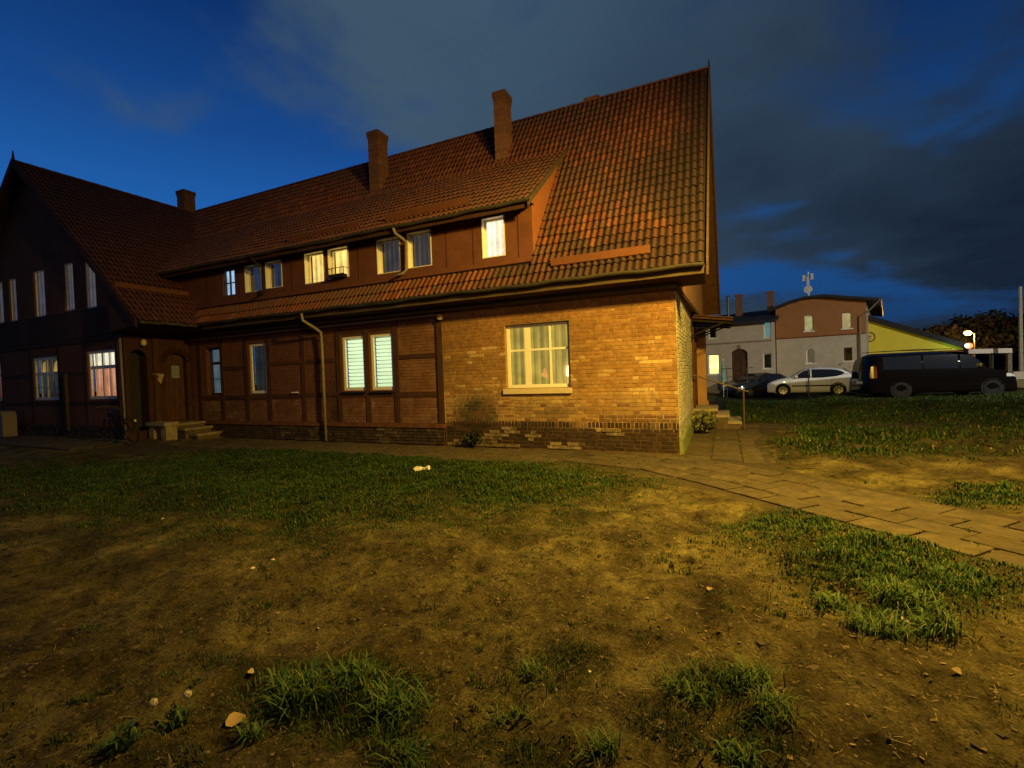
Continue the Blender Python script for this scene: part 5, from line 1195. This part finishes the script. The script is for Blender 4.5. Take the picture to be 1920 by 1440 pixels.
def trim(r, W, hw, T):
    for s_ in (-1, 1):
        mb = MB(); P = []
        for x in np.linspace(1.15, 3.1, 10): P += [W(x, s_ * (hw(x, .52) + .014), .50), W(x, s_ * (hw(x, .55) + .014), .565)]
        mb.raw(P, [(i * 2, i * 2 + 2, i * 2 + 3, i * 2 + 1) for i in range(9)]); mb.build('rubbing_strip', M['rubber'], r)
        for x in (2.02, 1.05, 2.95):
            mb = MB(); P = []
            for z in np.linspace(.3, .86, 5): P += [W(x, s_ * (hw(x, z) + .003), z), W(x + .012, s_ * (hw(x, z) + .003), z)]
            mb.raw(P, [(i * 2, i * 2 + 2, i * 2 + 3, i * 2 + 1) for i in range(4)]); mb.build('door_gap', M['rubber'], r)
HT = [(0, .50), (.012, .66), (.05, .76), (.14, .88), (.26, .98), (.29, 1.02), (.40, 1.32), (.48, 1.44), (.62, 1.47), (.78, 1.42), (.90, 1.30), (.955, 1.08), (.99, .86), (1, .5)]
HB = [(0, .5), (.05, .66), (.2, .84), (.5, .92), (.8, .99), (.95, .98), (1, .6)]
gz = lambda p: float(ground_z(p[0], p[1]))
pf = at(1437, 26.6, -.3); pr = at(1604, 24.7, -.3); c = (pf + pr) / 2; print('white car length', np.linalg.norm(pf - pr))
hd = pf - pr
vehicle('white_car', 'white three-door hatchback parked side-on before the two-tone house', 'car', (c[0], c[1], gz(c)), hd, 4.03, 1.74, HT, HB, mat('paint_white', (.84, .88, .95), .45, .02, 2, 0, spec=.3, coat=.2), (.185, .80), .31,
        [[(.315, .93, .97), (.36, .93, 1.14), (.43, .94, 1.32), (.50, .94, 1.385)], [(.515, .94, 1.39), (.65, .95, 1.39), (.78, 1.0, 1.35), (.85, 1.08, 1.25), (.87, 1.14, 1.19)]], (.295, .46), (.905, .955), extra=trim)
ST = [(0, .48), (.012, .62), (.05, .72), (.15, .84), (.27, .95), (.30, .99), (.42, 1.30), (.50, 1.41), (.62, 1.42), (.72, 1.33), (.83, 1.10), (.86, 1.05), (.97, .98), (1, .55)]
pf = at(1367, 28.6, -.3); pr = at(1520, 30.2, -.3); c = (pf + pr) / 2; print('dark car length', np.linalg.norm(pf - pr)); hd = pf - pr
c = pf - _n(hd) * 2.15
vehicle('dark_car', 'dark sedan half hidden behind the nose of the white hatchback', 'car', (c[0], c[1], gz(c)), hd, 4.3, 1.74, ST, HB, mat('paint_dark', (.022, .026, .030), .28, .02, 2, 0, spec=.5, coat=.5), (.185, .79), .31,
        [[(.33, .91, .95), (.38, .91, 1.12), (.44, .92, 1.27), (.515, .92, 1.34)], [(.53, .92, 1.34), (.64, .93, 1.33), (.72, .95, 1.24), (.78, .99, 1.06)]], (.305, .47), (.73, .84))
VT = [(0, .55), (.01, .80), (.04, .95), (.15, 1.14), (.19, 1.20), (.28, 1.66), (.34, 1.86), (.40, 1.93), (.60, 1.96), (.93, 1.93), (.965, 1.86), (.985, 1.5), (1, .6)]
VT = [(a, b * .965) for a, b in VT]
VB = [(0, .6), (.04, .85), (.16, 1.08), (.3, 1.15), (.95, 1.17), (1, .9)]
pf = at(1880, 19.6, -.2); pr = at(1612, 20.9, -.2); c = (pf + pr) / 2; LV = float(np.linalg.norm(pf - pr)); print('van length', LV); hd = pf - pr
def roofrail(r, W, hw, T):
    for s_ in (-1, 1):
        mb = MB(); mb.tube([W(.4 * LV, s_ * .62, 1.98), (W(.65 * LV, s_ * .62, 2.01)), W(.93 * LV, s_ * .62, 1.97)], .018, 6); mb.build('roof_rail', M['metal_dark'], r)
vehicle('black_van', 'long black passenger van with tinted windows facing right beside the hatchback', 'van', (c[0], c[1], gz(c) + .02), hd, LV, 1.9, VT, VB, mat('paint_black', (.005, .004, .004), .12, .02, 2, 0, spec=.14, coat=0), (.175, .78), .33,
        [[(.215, 1.19, 1.25), (.26, 1.17, 1.50), (.31, 1.17, 1.70), (.375, 1.17, 1.74)], [(.39, 1.18, 1.75), (.62, 1.19, 1.76)], [(.635, 1.19, 1.76), (.90, 1.2, 1.73)]], (.19, .37), None, tuck=.86, cover=True, extra=roofrail)

# ------------------------------------------------------------------ small things in the yard
def P0(px, py, dz=0): x, y = gp(px, py); return np.array([x, y, float(ground_z(x, y)) + dz])
# thin post in front of the white car
p = at(1517, 23.6, -.2); mb = MB(); mb.tube([(p[0], p[1], -.4), (p[0], p[1], 1.30)], .028, 8); mb.lathe((p[0], p[1], 1.24), (0, 0, 1), [(0, .045), (.12, .045)], 8)
tag(mb.build('iron_post', M['metal_rail']), 'slim rusty iron post standing in front of the white hatchback', 'post')
# folded parasol and clothes rack by the lemon window
p = at(1357, 29, -.2); pr_ = empty('folded_parasol', (p[0], p[1], -.3), 'folded pale green parasol beside the lemon yellow window', 'parasol')
mb = MB(); mb.tube([(p[0], p[1], -.3), (p[0], p[1], 2.1)], .03, 6); mb.build('pole', M['white_frame'], pr_); mb = MB(); mb.lathe((p[0], p[1], .7), (0, 0, 1), [(0, .14), (.3, .12), (1.0, .07), (1.35, .02)], 9); mb.build('canopy', mat('parasol_cloth', (.25, .50, .42), .8, .2, 6, 0), pr_); settle(pr_)
p = at(1364, 28.5, -.2); cr_ = empty('clothes_rack', (p[0], p[1], -.3), 'thin metal clothes rack left of the arched dark door', 'rack'); mb = MB()
for k in range(2): mb.tube([(p[0] + k * 1.1, p[1], -.3), (p[0] + k * 1.1, p[1], 1.5)], .02, 5)
mb.tube([(p[0] - .3, p[1], 1.5), (p[0] + 1.4, p[1], 1.5)], .02, 5); mb.tube([(p[0], p[1], 1.0), (p[0] + 1.1, p[1], 1.0)], .015, 5); mb.build('rail', M['zinc'], cr_); settle(cr_)
# rose shrub by the two-tone house
def shrub(name, base, h, r_, n, leaf, label, c=(.04, .05, .02), seed=1, cat='shrub', flat=1.0):
    rs = np.random.RandomState(seed); r = empty(name, base, label, cat); base = np.array(base, float); mb = MB(); tips = []
    for k in range(9):
        a = rs.rand() * 6.28; e_ = base + np.array([math.cos(a) * r_ * rs.rand(), math.sin(a) * r_ * rs.rand() * flat, h * (.6 + .4 * rs.rand())]); mb.tube([base, (base + e_) / 2 + rs.randn(3) * .04, e_], [.012, .009, .004], 4); tips.append(e_)
    mb.build('stem', M['bark'], r); P = np.array(tips)[rs.randint(0, 9, n)] + rs.randn(n, 3) * np.array([r_, r_ * flat, h * .8]) * .24; P[:, 2] = np.maximum(P[:, 2], base[2] + .01)
    a = rs.randn(n, 3); a /= np.linalg.norm(a, axis=1)[:, None]; b = np.cross(a, rs.randn(n, 3)); b /= np.linalg.norm(b, axis=1)[:, None]; s_ = leaf * (.6 + .8 * rs.rand(n))[:, None]
    V = np.stack([P - a * s_, P + b * s_ * .45, P + a * s_, P - b * s_ * .45], 1).reshape(-1, 3)
    np_mesh('leaf', V, np.arange(n * 4).reshape(n, 4), M['leaf'], np.repeat(np.array(c)[None] * (.5 + rs.rand(n))[:, None], 4, 0), parent=r)['kind'] = 'stuff'; settle(r)
q = B3(onB(1585, 700, .8)[0], -.33, .8); shrub('rose_bush', q, 1.35, .6, 260, .09, 'leggy rose bush against the beige wall behind the white hatchback', seed=2)
q = B3(onB(1551, 694, .8)[0], -.33, .8); shrub('rose_bush', q, 1.2, .3, 120, .08, 'small rose bush hidden behind the roof of the white hatchback', seed=3)
q = P0(1322, 803); shrub('weed', (WX + .32, 12.2, 0), .42, .26, 420, .055, 'leafy pale weed growing at the gable wall before the steps', (.16, .17, .06), 4, 'weed')
shrub('weed', (WX + .35, 13.0, 0), .30, .25, 300, .05, 'low dark weed tucked against the concrete steps', (.05, .07, .025), 5, 'weed')
shrub('weed', (-5.15, 9.12, 0), .28, .25, 260, .05, 'small dark weed at the foot of the stained brick wall', (.03, .035, .015), 6, 'weed', .4)
# litter: crumpled white cup
q = P0(792, 884, .03); rs = np.random.RandomState(8); mb = MB(); axv = _n([1, .3, .1]); prof = [(-.14, .03), (-.12, .055), (-.03, .048), (.02, .025), (.05, .045), (.12, .06), (.14, .04)]
mb.lathe(q, axv, prof, 9); mb.v = [tuple(np.array(v) + rs.randn(3) * .008) for v in mb.v]; tag(mb.build('paper_litter', mat('litter_white', (.75, .70, .55), .7, .1, 9, 0)), 'crumpled white paper cup lying in the grass before the house', 'litter')
for px, py, s_, lab in ((474, 1076, .022, 'small white pebble on the dark soil left of the trodden patch'), (512, 1058, .018, 'tiny pale scrap beside a twig on the bare soil'), (565, 848, .04, 'small pale scrap at the edge of the grass near the facade'), (305, 972, .02, 'tiny pale bottle cap in the dim grass on the left'),
                   (994, 1412, .014, 'tiny white pebble near the bottom middle edge'), (1105, 1250, .010, 'tiny white pebble among the small weeds in the middle')):
    q = P0(px, py, s_ * .3); mb = MB(); mb.lathe(q, (0, 0, 1), [(-s_ * .3, s_ * .7), (0, s_), (s_ * .35, s_ * .6), (s_ * .4, .001)], 7); tag(mb.build('pebble', mat('pebble_white', (.62, .55, .38), .8, .1, 9, 0)), lab, 'pebble')
# fallen leaves
def leaf(px, py, s_, ang, label, c=(.42, .30, .09)):
    q = P0(px, py, .02); r = empty('fallen_leaf', q, label, 'leaf'); ca, sa = math.cos(ang), math.sin(ang); out = []; n = 12
    for k in range(n): t = 2 * math.pi * k / n; rr = s_ * (1 + .15 * math.cos(3 * t)); x, y = rr * math.cos(t) * 1.15, rr * math.sin(t) * .8; out.append((q[0] + x * ca - y * sa, q[1] + x * sa + y * ca, q[2] + .35 * y + .5 * abs(x) * .4))
    mb = MB(); mb.raw([tuple(q)] + out, [(0, 1 + k, 1 + (k + 1) % n) for k in range(n)], c); mb.build('blade', M['leaf_dry'], r, smooth=True)
    mb = MB(); mb.tube([q, q + np.array([ca, sa, .1]) * s_ * 1.6], .0015, 4, c); mb.build('stalk', M['leaf_dry'], r); settle(r)
M['leaf_dry'] = mat('leaf_dry', (1, 1, 1), .7, .2, 40, 0)
leaf(441, 1342, .040, .4, 'yellow fallen leaf lying left of the big foreground grass clump', (.55, .36, .12)); leaf(1698, 1166, .030, 1.5, 'pale fallen leaf standing in the dark hollow of the right grass clump', (.55, .45, .20))
leaf(1795, 1282, .022, 1.0, 'small brown fallen leaf on the bare earth near the right edge', (.28, .18, .08)); leaf(470, 1246, .02, 2.2, 'narrow straw-coloured leaf above the big foreground clump', (.5, .38, .15)); leaf(1330, 1060 + 50, .018, .2, 'tiny dry leaf on the trodden patch before the path', (.3, .2, .08))
# dandelion clocks
for k, (px, py, top) in enumerate(((286, 1352, 1312), (350, 1338, 1293))):
    q = P0(px, py); h = .105 + .01 * k; r = empty('dandelion', q, ('lower dandelion seed head left in the foreground', 'taller dandelion seed head right of its twin in the foreground')[k], 'dandelion', 'dandelion seed heads')
    t = q + np.array([-.004, .01, h]); mb = MB(); mb.tube([q, (q + t) / 2 + (.006, 0, 0), t], .002, 5); mb.build('stem', mat('stem_green', (.16, .17, .05), .7, 0, 5, 0), r)
    rs = np.random.RandomState(k); mb = MB()
    for j in range(260):
        d = _n(rs.randn(3)); 
        if d[2] < -.6: continue
        tip = t + d * .019; a = np.cross(d, [0, 0, 1]); a = _n(a) * .0022; mb.poly([t + d * .006, tip - a, tip + a], (1, 1, 1)); b_ = np.cross(d, a); mb.poly([tip - a * 1.6, tip + b_ * 1.4, tip + a * 1.6, tip - b_ * 1.4])
    mb.build('seed_head', mat('fluff', (.62, .56, .34), .9, 0, 5, 0), r); settle(r)

# ------------------------------------------------------------------ grass blades
M['grass'] = mat('grass', (1, 1, 1), .6, .15, 3, 0, 5, spec=.25)
def blades(name, P, hgt, wid, colr, seed, label, lean=.55, kind='stuff', cat=None, parent=None, flat_c=None):
    rs = np.random.RandomState(seed); n = len(P); az = rs.rand(n) * 2 * np.pi; ln = (lean * (.25 + rs.rand(n)))[:, None]; d = np.stack([np.cos(az), np.sin(az), np.zeros(n)], 1)
    s_ = np.stack([-np.sin(az), np.cos(az), np.zeros(n)], 1) * (wid / 2)[:, None]; h = hgt[:, None]; up = np.array([0, 0, 1.])
    m1 = P + up * h * .45 + d * h * ln * .28; m2 = P + up * h * .80 + d * h * ln * .75; tip = P + up * h * (1 - .35 * ln) + d * h * ln * 1.35
    V = np.stack([P - s_, P + s_, m1 + s_ * .9, m1 - s_ * .9, m2 + s_ * .6, m2 - s_ * .6, tip], 1).reshape(-1, 3); b = (np.arange(n) * 7)[:, None]
    F3 = np.concatenate([b + [0, 1, 2], b + [0, 2, 3], b + [3, 2, 4], b + [3, 4, 5], b + [5, 4, 6]], 0)
    cc = np.repeat(colr, 7, 0); sh_ = np.tile(np.array([.6, .6, .85, .85, 1.05, 1.05, 1.2]), n)[:, None]
    o = np_mesh(name, V, F3, M['grass'], cc, parent=parent)
    if kind: tag(o, label, cat, kind=kind)
    return o
def gcol(n, rs, dry=.12, g0=(.018, .044, .005), g1=(.045, .092, .010), d0=(.16, .125, .04)):
    t = rs.rand(n, 1); c = np.array(g0) * (1 - t) + np.array(g1) * t; k = (rs.rand(n, 1) < dry); return np.where(k, np.array(d0) * (.6 + .6 * rs.rand(n, 1)), c)
def scatter(x0, x1, y0, y1, n, rs, thr=0.0, power=1.6, gain=1.0):
    x = x0 + (x1 - x0) * rs.rand(n); y = y0 + (y1 - y0) * rs.rand(n); x += .02 * rs.randn(n); g = grass_mask(x, y) * gain
    px, py, d = proj(np.stack([x, y, np.zeros(n)], 1)); vis = (d > .2) & (px > -80) & (px < 2000) & (py < 1500)
    k = (rs.rand(n) < np.clip(g, 0, 1) ** power) & vis & (g > thr) & ~((x > -15.4) & (x < -.8) & (y > 9.3) & (y < 16.5))
    return np.stack([x[k], y[k], ground_z(x[k], y[k]) - .004], 1), g[k]
rs = np.random.RandomState(11)
def layer(box, n, h0, h1, w, dry, seed, **k):
    rs = np.random.RandomState(seed); P, g = scatter(*box, n, rs, **k); m_ = len(P); tuft = vnoise(P[:, 0] * 7, P[:, 1] * 7)
    h = (h0 + (h1 - h0) * rs.rand(m_)) * (.35 + .8 * np.clip(g, 0, 1)) * (.35 + 1.2 * tuft); pt = .45 + 1.0 * fbm(P[:, 0] * 1.4 + 7, P[:, 1] * 1.4, 3)[:, None]; return P, h, np.full(m_, w) * (.7 + .6 * rs.rand(m_)), gcol(m_, rs, dry) * pt
L1 = layer((-4.5, 2.2, .9, 3.6), 260000, .02, .075, .0042, .16, 21)
L2 = layer((-16, 4.5, 3.6, 8.0), 560000, .02, .060, .009, .10, 22)
L3 = layer((0, 22, 7.2, 26), 260000, .04, .10, .026, .12, 23)
L8 = layer((-15, -4.5, .9, 3.6), 200000, .02, .06, .008, .14, 28)
L4 = layer((-4.5, 2.6, .9, 6), 60000, .010, .032, .005, .35, 24, power=.3, gain=1.0)
L5 = layer((-14, 3, 6.0, 8.2), 150000, .04, .08, .010, .05, 25); kq = np.random.RandomState(9).rand(len(L5[0])) < sstep(6.0, 7.6, L5[0][:, 1] + .9 * (vnoise(L5[0][:, 0] * 1.3, L5[0][:, 1] * 1.3) - .5)); L5 = tuple(a_[kq] for a_ in L5)
rs = np.random.RandomState(27); nt_ = 1500; tx = -3.9 + 6.6 * rs.rand(nt_); ty = .9 + 3.6 * rs.rand(nt_) ** 1.1; w = rs.rand(nt_) < (.12 + .88 * sstep(.45, .62, fbm(tx * 1.7 + 9, ty * 1.7, 3))); tx, ty = tx[w], ty[w]
rep = rs.randint(4, 26, len(tx)); sp = (.012 + .035 * rs.rand(len(tx))); X = np.repeat(tx, rep) + rs.randn(rep.sum()) * np.repeat(sp, rep); Y = np.repeat(ty, rep) + rs.randn(rep.sum()) * np.repeat(sp, rep)
hh = np.repeat(.012 + .035 * rs.rand(len(tx)) ** 1.5, rep) * (.5 + .8 * rs.rand(len(X))); ww_ = np.repeat(np.where(rs.rand(len(tx)) < .3, .009, .0045), rep)
kk = ~inpoly(X, Y, P_MAIN); sj = [np.array(q[:2]) for q in SLABC]; ji = rs.randint(0, len(sj), 420); JX = np.array([sj[k][0] for k in ji]) + np.where(rs.rand(420) < .5, .24, -.24) + rs.randn(420) * .01; JY = np.array([sj[k][1] for k in ji]) + rs.randn(420) * .12
rep2 = rs.randint(3, 16, 420); X2 = np.repeat(JX, rep2) + rs.randn(rep2.sum()) * .015; Y2 = np.repeat(JY, rep2) + rs.randn(rep2.sum()) * .03
L7 = (np.stack([X2, Y2, ground_z(X2, Y2)], 1), .02 + .035 * rs.rand(len(X2)), np.full(len(X2), .007), gcol(len(X2), rs, .25))
L6 = (np.stack([X, Y, ground_z(X, Y) - .003], 1)[kk], hh[kk], ww_[kk], gcol(int(kk.sum()), rs, .2)); L1 = tuple(np.concatenate([a_, b_]) for a_, b_ in zip(L1, L6))
P = np.concatenate([l[0] for l in (L1, L2, L3, L4, L5, L7, L8)])
blades('grass', P, np.concatenate([l[1] for l in (L1, L2, L3, L4, L5, L7, L8)]), np.concatenate([l[2] for l in (L1, L2, L3, L4, L5, L7, L8)]), np.concatenate([l[3] for l in (L1, L2, L3, L4, L5, L7, L8)]), 31, 'short patchy grass growing over the yard')
# long-leaved clumps in the foreground, each a thing of its own
def clump(px, py, r_, n, h, w, label, seed, dry=.08, lean=.9):
    rs = np.random.RandomState(seed); c = P0(px, py); q = rs.randn(n, 2) * r_ * .5; P = np.stack([c[0] + q[:, 0], c[1] + q[:, 1] * .7], 1); P = np.concatenate([P, (ground_z(P[:, 0], P[:, 1]) - .004)[:, None]], 1)
    hh = h * (.5 + .7 * rs.rand(n)); o = blades('grass_clump', P, hh, w * (.6 + .8 * rs.rand(n)), gcol(n, rs, dry, (.035, .075, .012), (.10, .16, .028)), seed, label, lean, kind=None)
    tag(o, label, 'grass clump', 'long-leaved grass clumps in the foreground')
for k, a in enumerate(((560, 1300, .17, 260, .13, .011, 'dense clump of long leaves right of the yellow leaf'), (660, 1280, .16, 230, .12, .010, 'clump of long leaves in the middle of the foreground mat'), (745, 1330, .13, 190, .12, .009, 'arching grass clump at the right side of the foreground mat'),
                       (760, 1425, .07, 120, .10, .007, 'bright grass tuft cut by the bottom edge, left of centre'), (225, 1400, .06, 70, .09, .014, 'low broad-leaved rosette in the bottom left corner'), (330, 1345, .06, 60, .09, .010, 'loose leaves around the two dandelion heads'),
                       (475, 1370, .055, 60, .08, .010, 'small leafy tuft below the yellow leaf'), (1290, 1300, .12, 170, .10, .006, 'tousled clump on the left rim of the dark hollow, right of centre'), (1400, 1280, .13, 190, .11, .006, 'taller clump behind the dark hollow, right of centre'), (1445, 1340, .11, 170, .10, .006, 'clump hanging over the right rim of the hollow'),
                       (1130, 1400, .08, 120, .09, .006, 'spiky tuft near the bottom edge, centre right'), (1390, 1420, .10, 90, .07, .009, 'broad-leaved weeds at the bottom edge, right of centre'), (1640, 1190, .14, 220, .12, .008, 'clump in front of the dark hollow by the path'), (1760, 1185, .13, 160, .12, .008, 'clump right of the pale standing leaf'),
                       (1560, 1140, .13, 120, .08, .010, 'leafy clump where the right grass begins'), (1690, 1130, .2, 260, .13, .009, 'tall grass clump behind the pale standing leaf'), (1000, 1260, .13, 90, .06, .007, 'thin low weeds in the middle foreground'), (960, 1330, .12, 80, .06, .008, 'scattered broad leaves below the thin weeds'))):
    clump(*a[:7], 100 + k)
# pebbles, clods and straw on the bare earth
rs = np.random.RandomState(41); n = 16000; x = -4.2 + 6.4 * rs.rand(n); y = .9 + 4.6 * rs.rand(n) ** 1.3; z = ground_z(x, y); s_ = .0025 + .010 * rs.rand(n) ** 5; V = []
base8 = np.array([(1, 0, 0), (-1, 0, 0), (0, 1, 0), (0, -1, 0), (0, 0, .8), (0, 0, -.6)]); V = (base8[None] + rs.randn(n, 6, 3) * .22) * s_[:, None, None] * np.array([1.2, 1, .7]) + np.stack([x, y, z], 1)[:, None]
F3 = np.array([(0, 2, 4), (2, 1, 4), (1, 3, 4), (3, 0, 4)]); Fa = (np.arange(n) * 6)[:, None, None] + F3[None]
cc = np.repeat(np.array([[.13, .09, .04]]) * (.25 + 1.2 * rs.rand(n, 1)), 6, 0); tag(np_mesh('pebbles', V.reshape(-1, 3), Fa.reshape(-1, 3), M['leaf_dry'], cc), 'small clods and pebbles strewn over the bare earth', kind='stuff')
n = 1500; x = -4.4 + 6.8 * rs.rand(n); y = .9 + 4.9 * rs.rand(n) ** 1.1; z = ground_z(x, y); s_ = .008 + .016 * rs.rand(n) ** 3
V = (base8[None] + rs.randn(n, 6, 3) * .25) * s_[:, None, None] * np.array([1.3, 1.1, .55]) + np.stack([x, y, z], 1)[:, None]; Fa = (np.arange(n) * 6)[:, None, None] + F3[None]
tag(np_mesh('clods', V.reshape(-1, 3), Fa.reshape(-1, 3), M['leaf_dry'], np.repeat(np.array([[.11, .08, .036]]) * (.25 + .9 * rs.rand(n, 1)), 6, 0)), 'loose clods of earth lying on the trodden ground', kind='stuff')
n = 700; x = -4.3 + 6.7 * rs.rand(n); y = .9 + 5.2 * rs.rand(n); z = ground_z(x, y) + .006; az = rs.rand(n) * 6.28; s_ = (.007 + .012 * rs.rand(n))[:, None]; a = np.stack([np.cos(az), np.sin(az), .5 * (rs.rand(n) - .5)], 1) * s_; b = np.stack([-np.sin(az), np.cos(az), .7 * (rs.rand(n) - .5)], 1) * s_ * .6
P = np.stack([x, y, z], 1); V = np.stack([P - a, P - a * .2 + b, P + a, P - a * .1 - b], 1).reshape(-1, 3)
tag(np_mesh('leaf_litter', V, np.arange(n * 4).reshape(n, 4), M['leaf_dry'], np.repeat(np.where(rs.rand(n, 1) < .25, np.array([[.30, .20, .08]]), np.array([[.07, .045, .02]])) * (.5 + .8 * rs.rand(n, 1)), 4, 0)), 'small dead leaves scattered over the yard', kind='stuff')
n = 5200; x = -4.2 + 6.6 * rs.rand(n); y = .9 + 4.8 * rs.rand(n) ** 1.2; z = ground_z(x, y) + .004; az = rs.rand(n) * 6.28; l_ = (.012 + .045 * rs.rand(n) ** 2)[:, None]; d = np.stack([np.cos(az), np.sin(az), rs.rand(n) * .3], 1) * l_; s2 = np.stack([-np.sin(az), np.cos(az), 0 * az], 1) * .0014
P = np.stack([x, y, z], 1); V = np.stack([P - s2, P + s2, P + d + s2 * .5, P + d - s2 * .5], 1).reshape(-1, 3); Cc = np.repeat(np.array([[.34, .26, .11]]) * (.3 + .9 * rs.rand(n, 1)), 4, 0)
tag(np_mesh('straw', V, np.arange(n * 4).reshape(n, 4), M['leaf_dry'], Cc), 'bits of straw and dry stalks on the ground', kind='stuff')
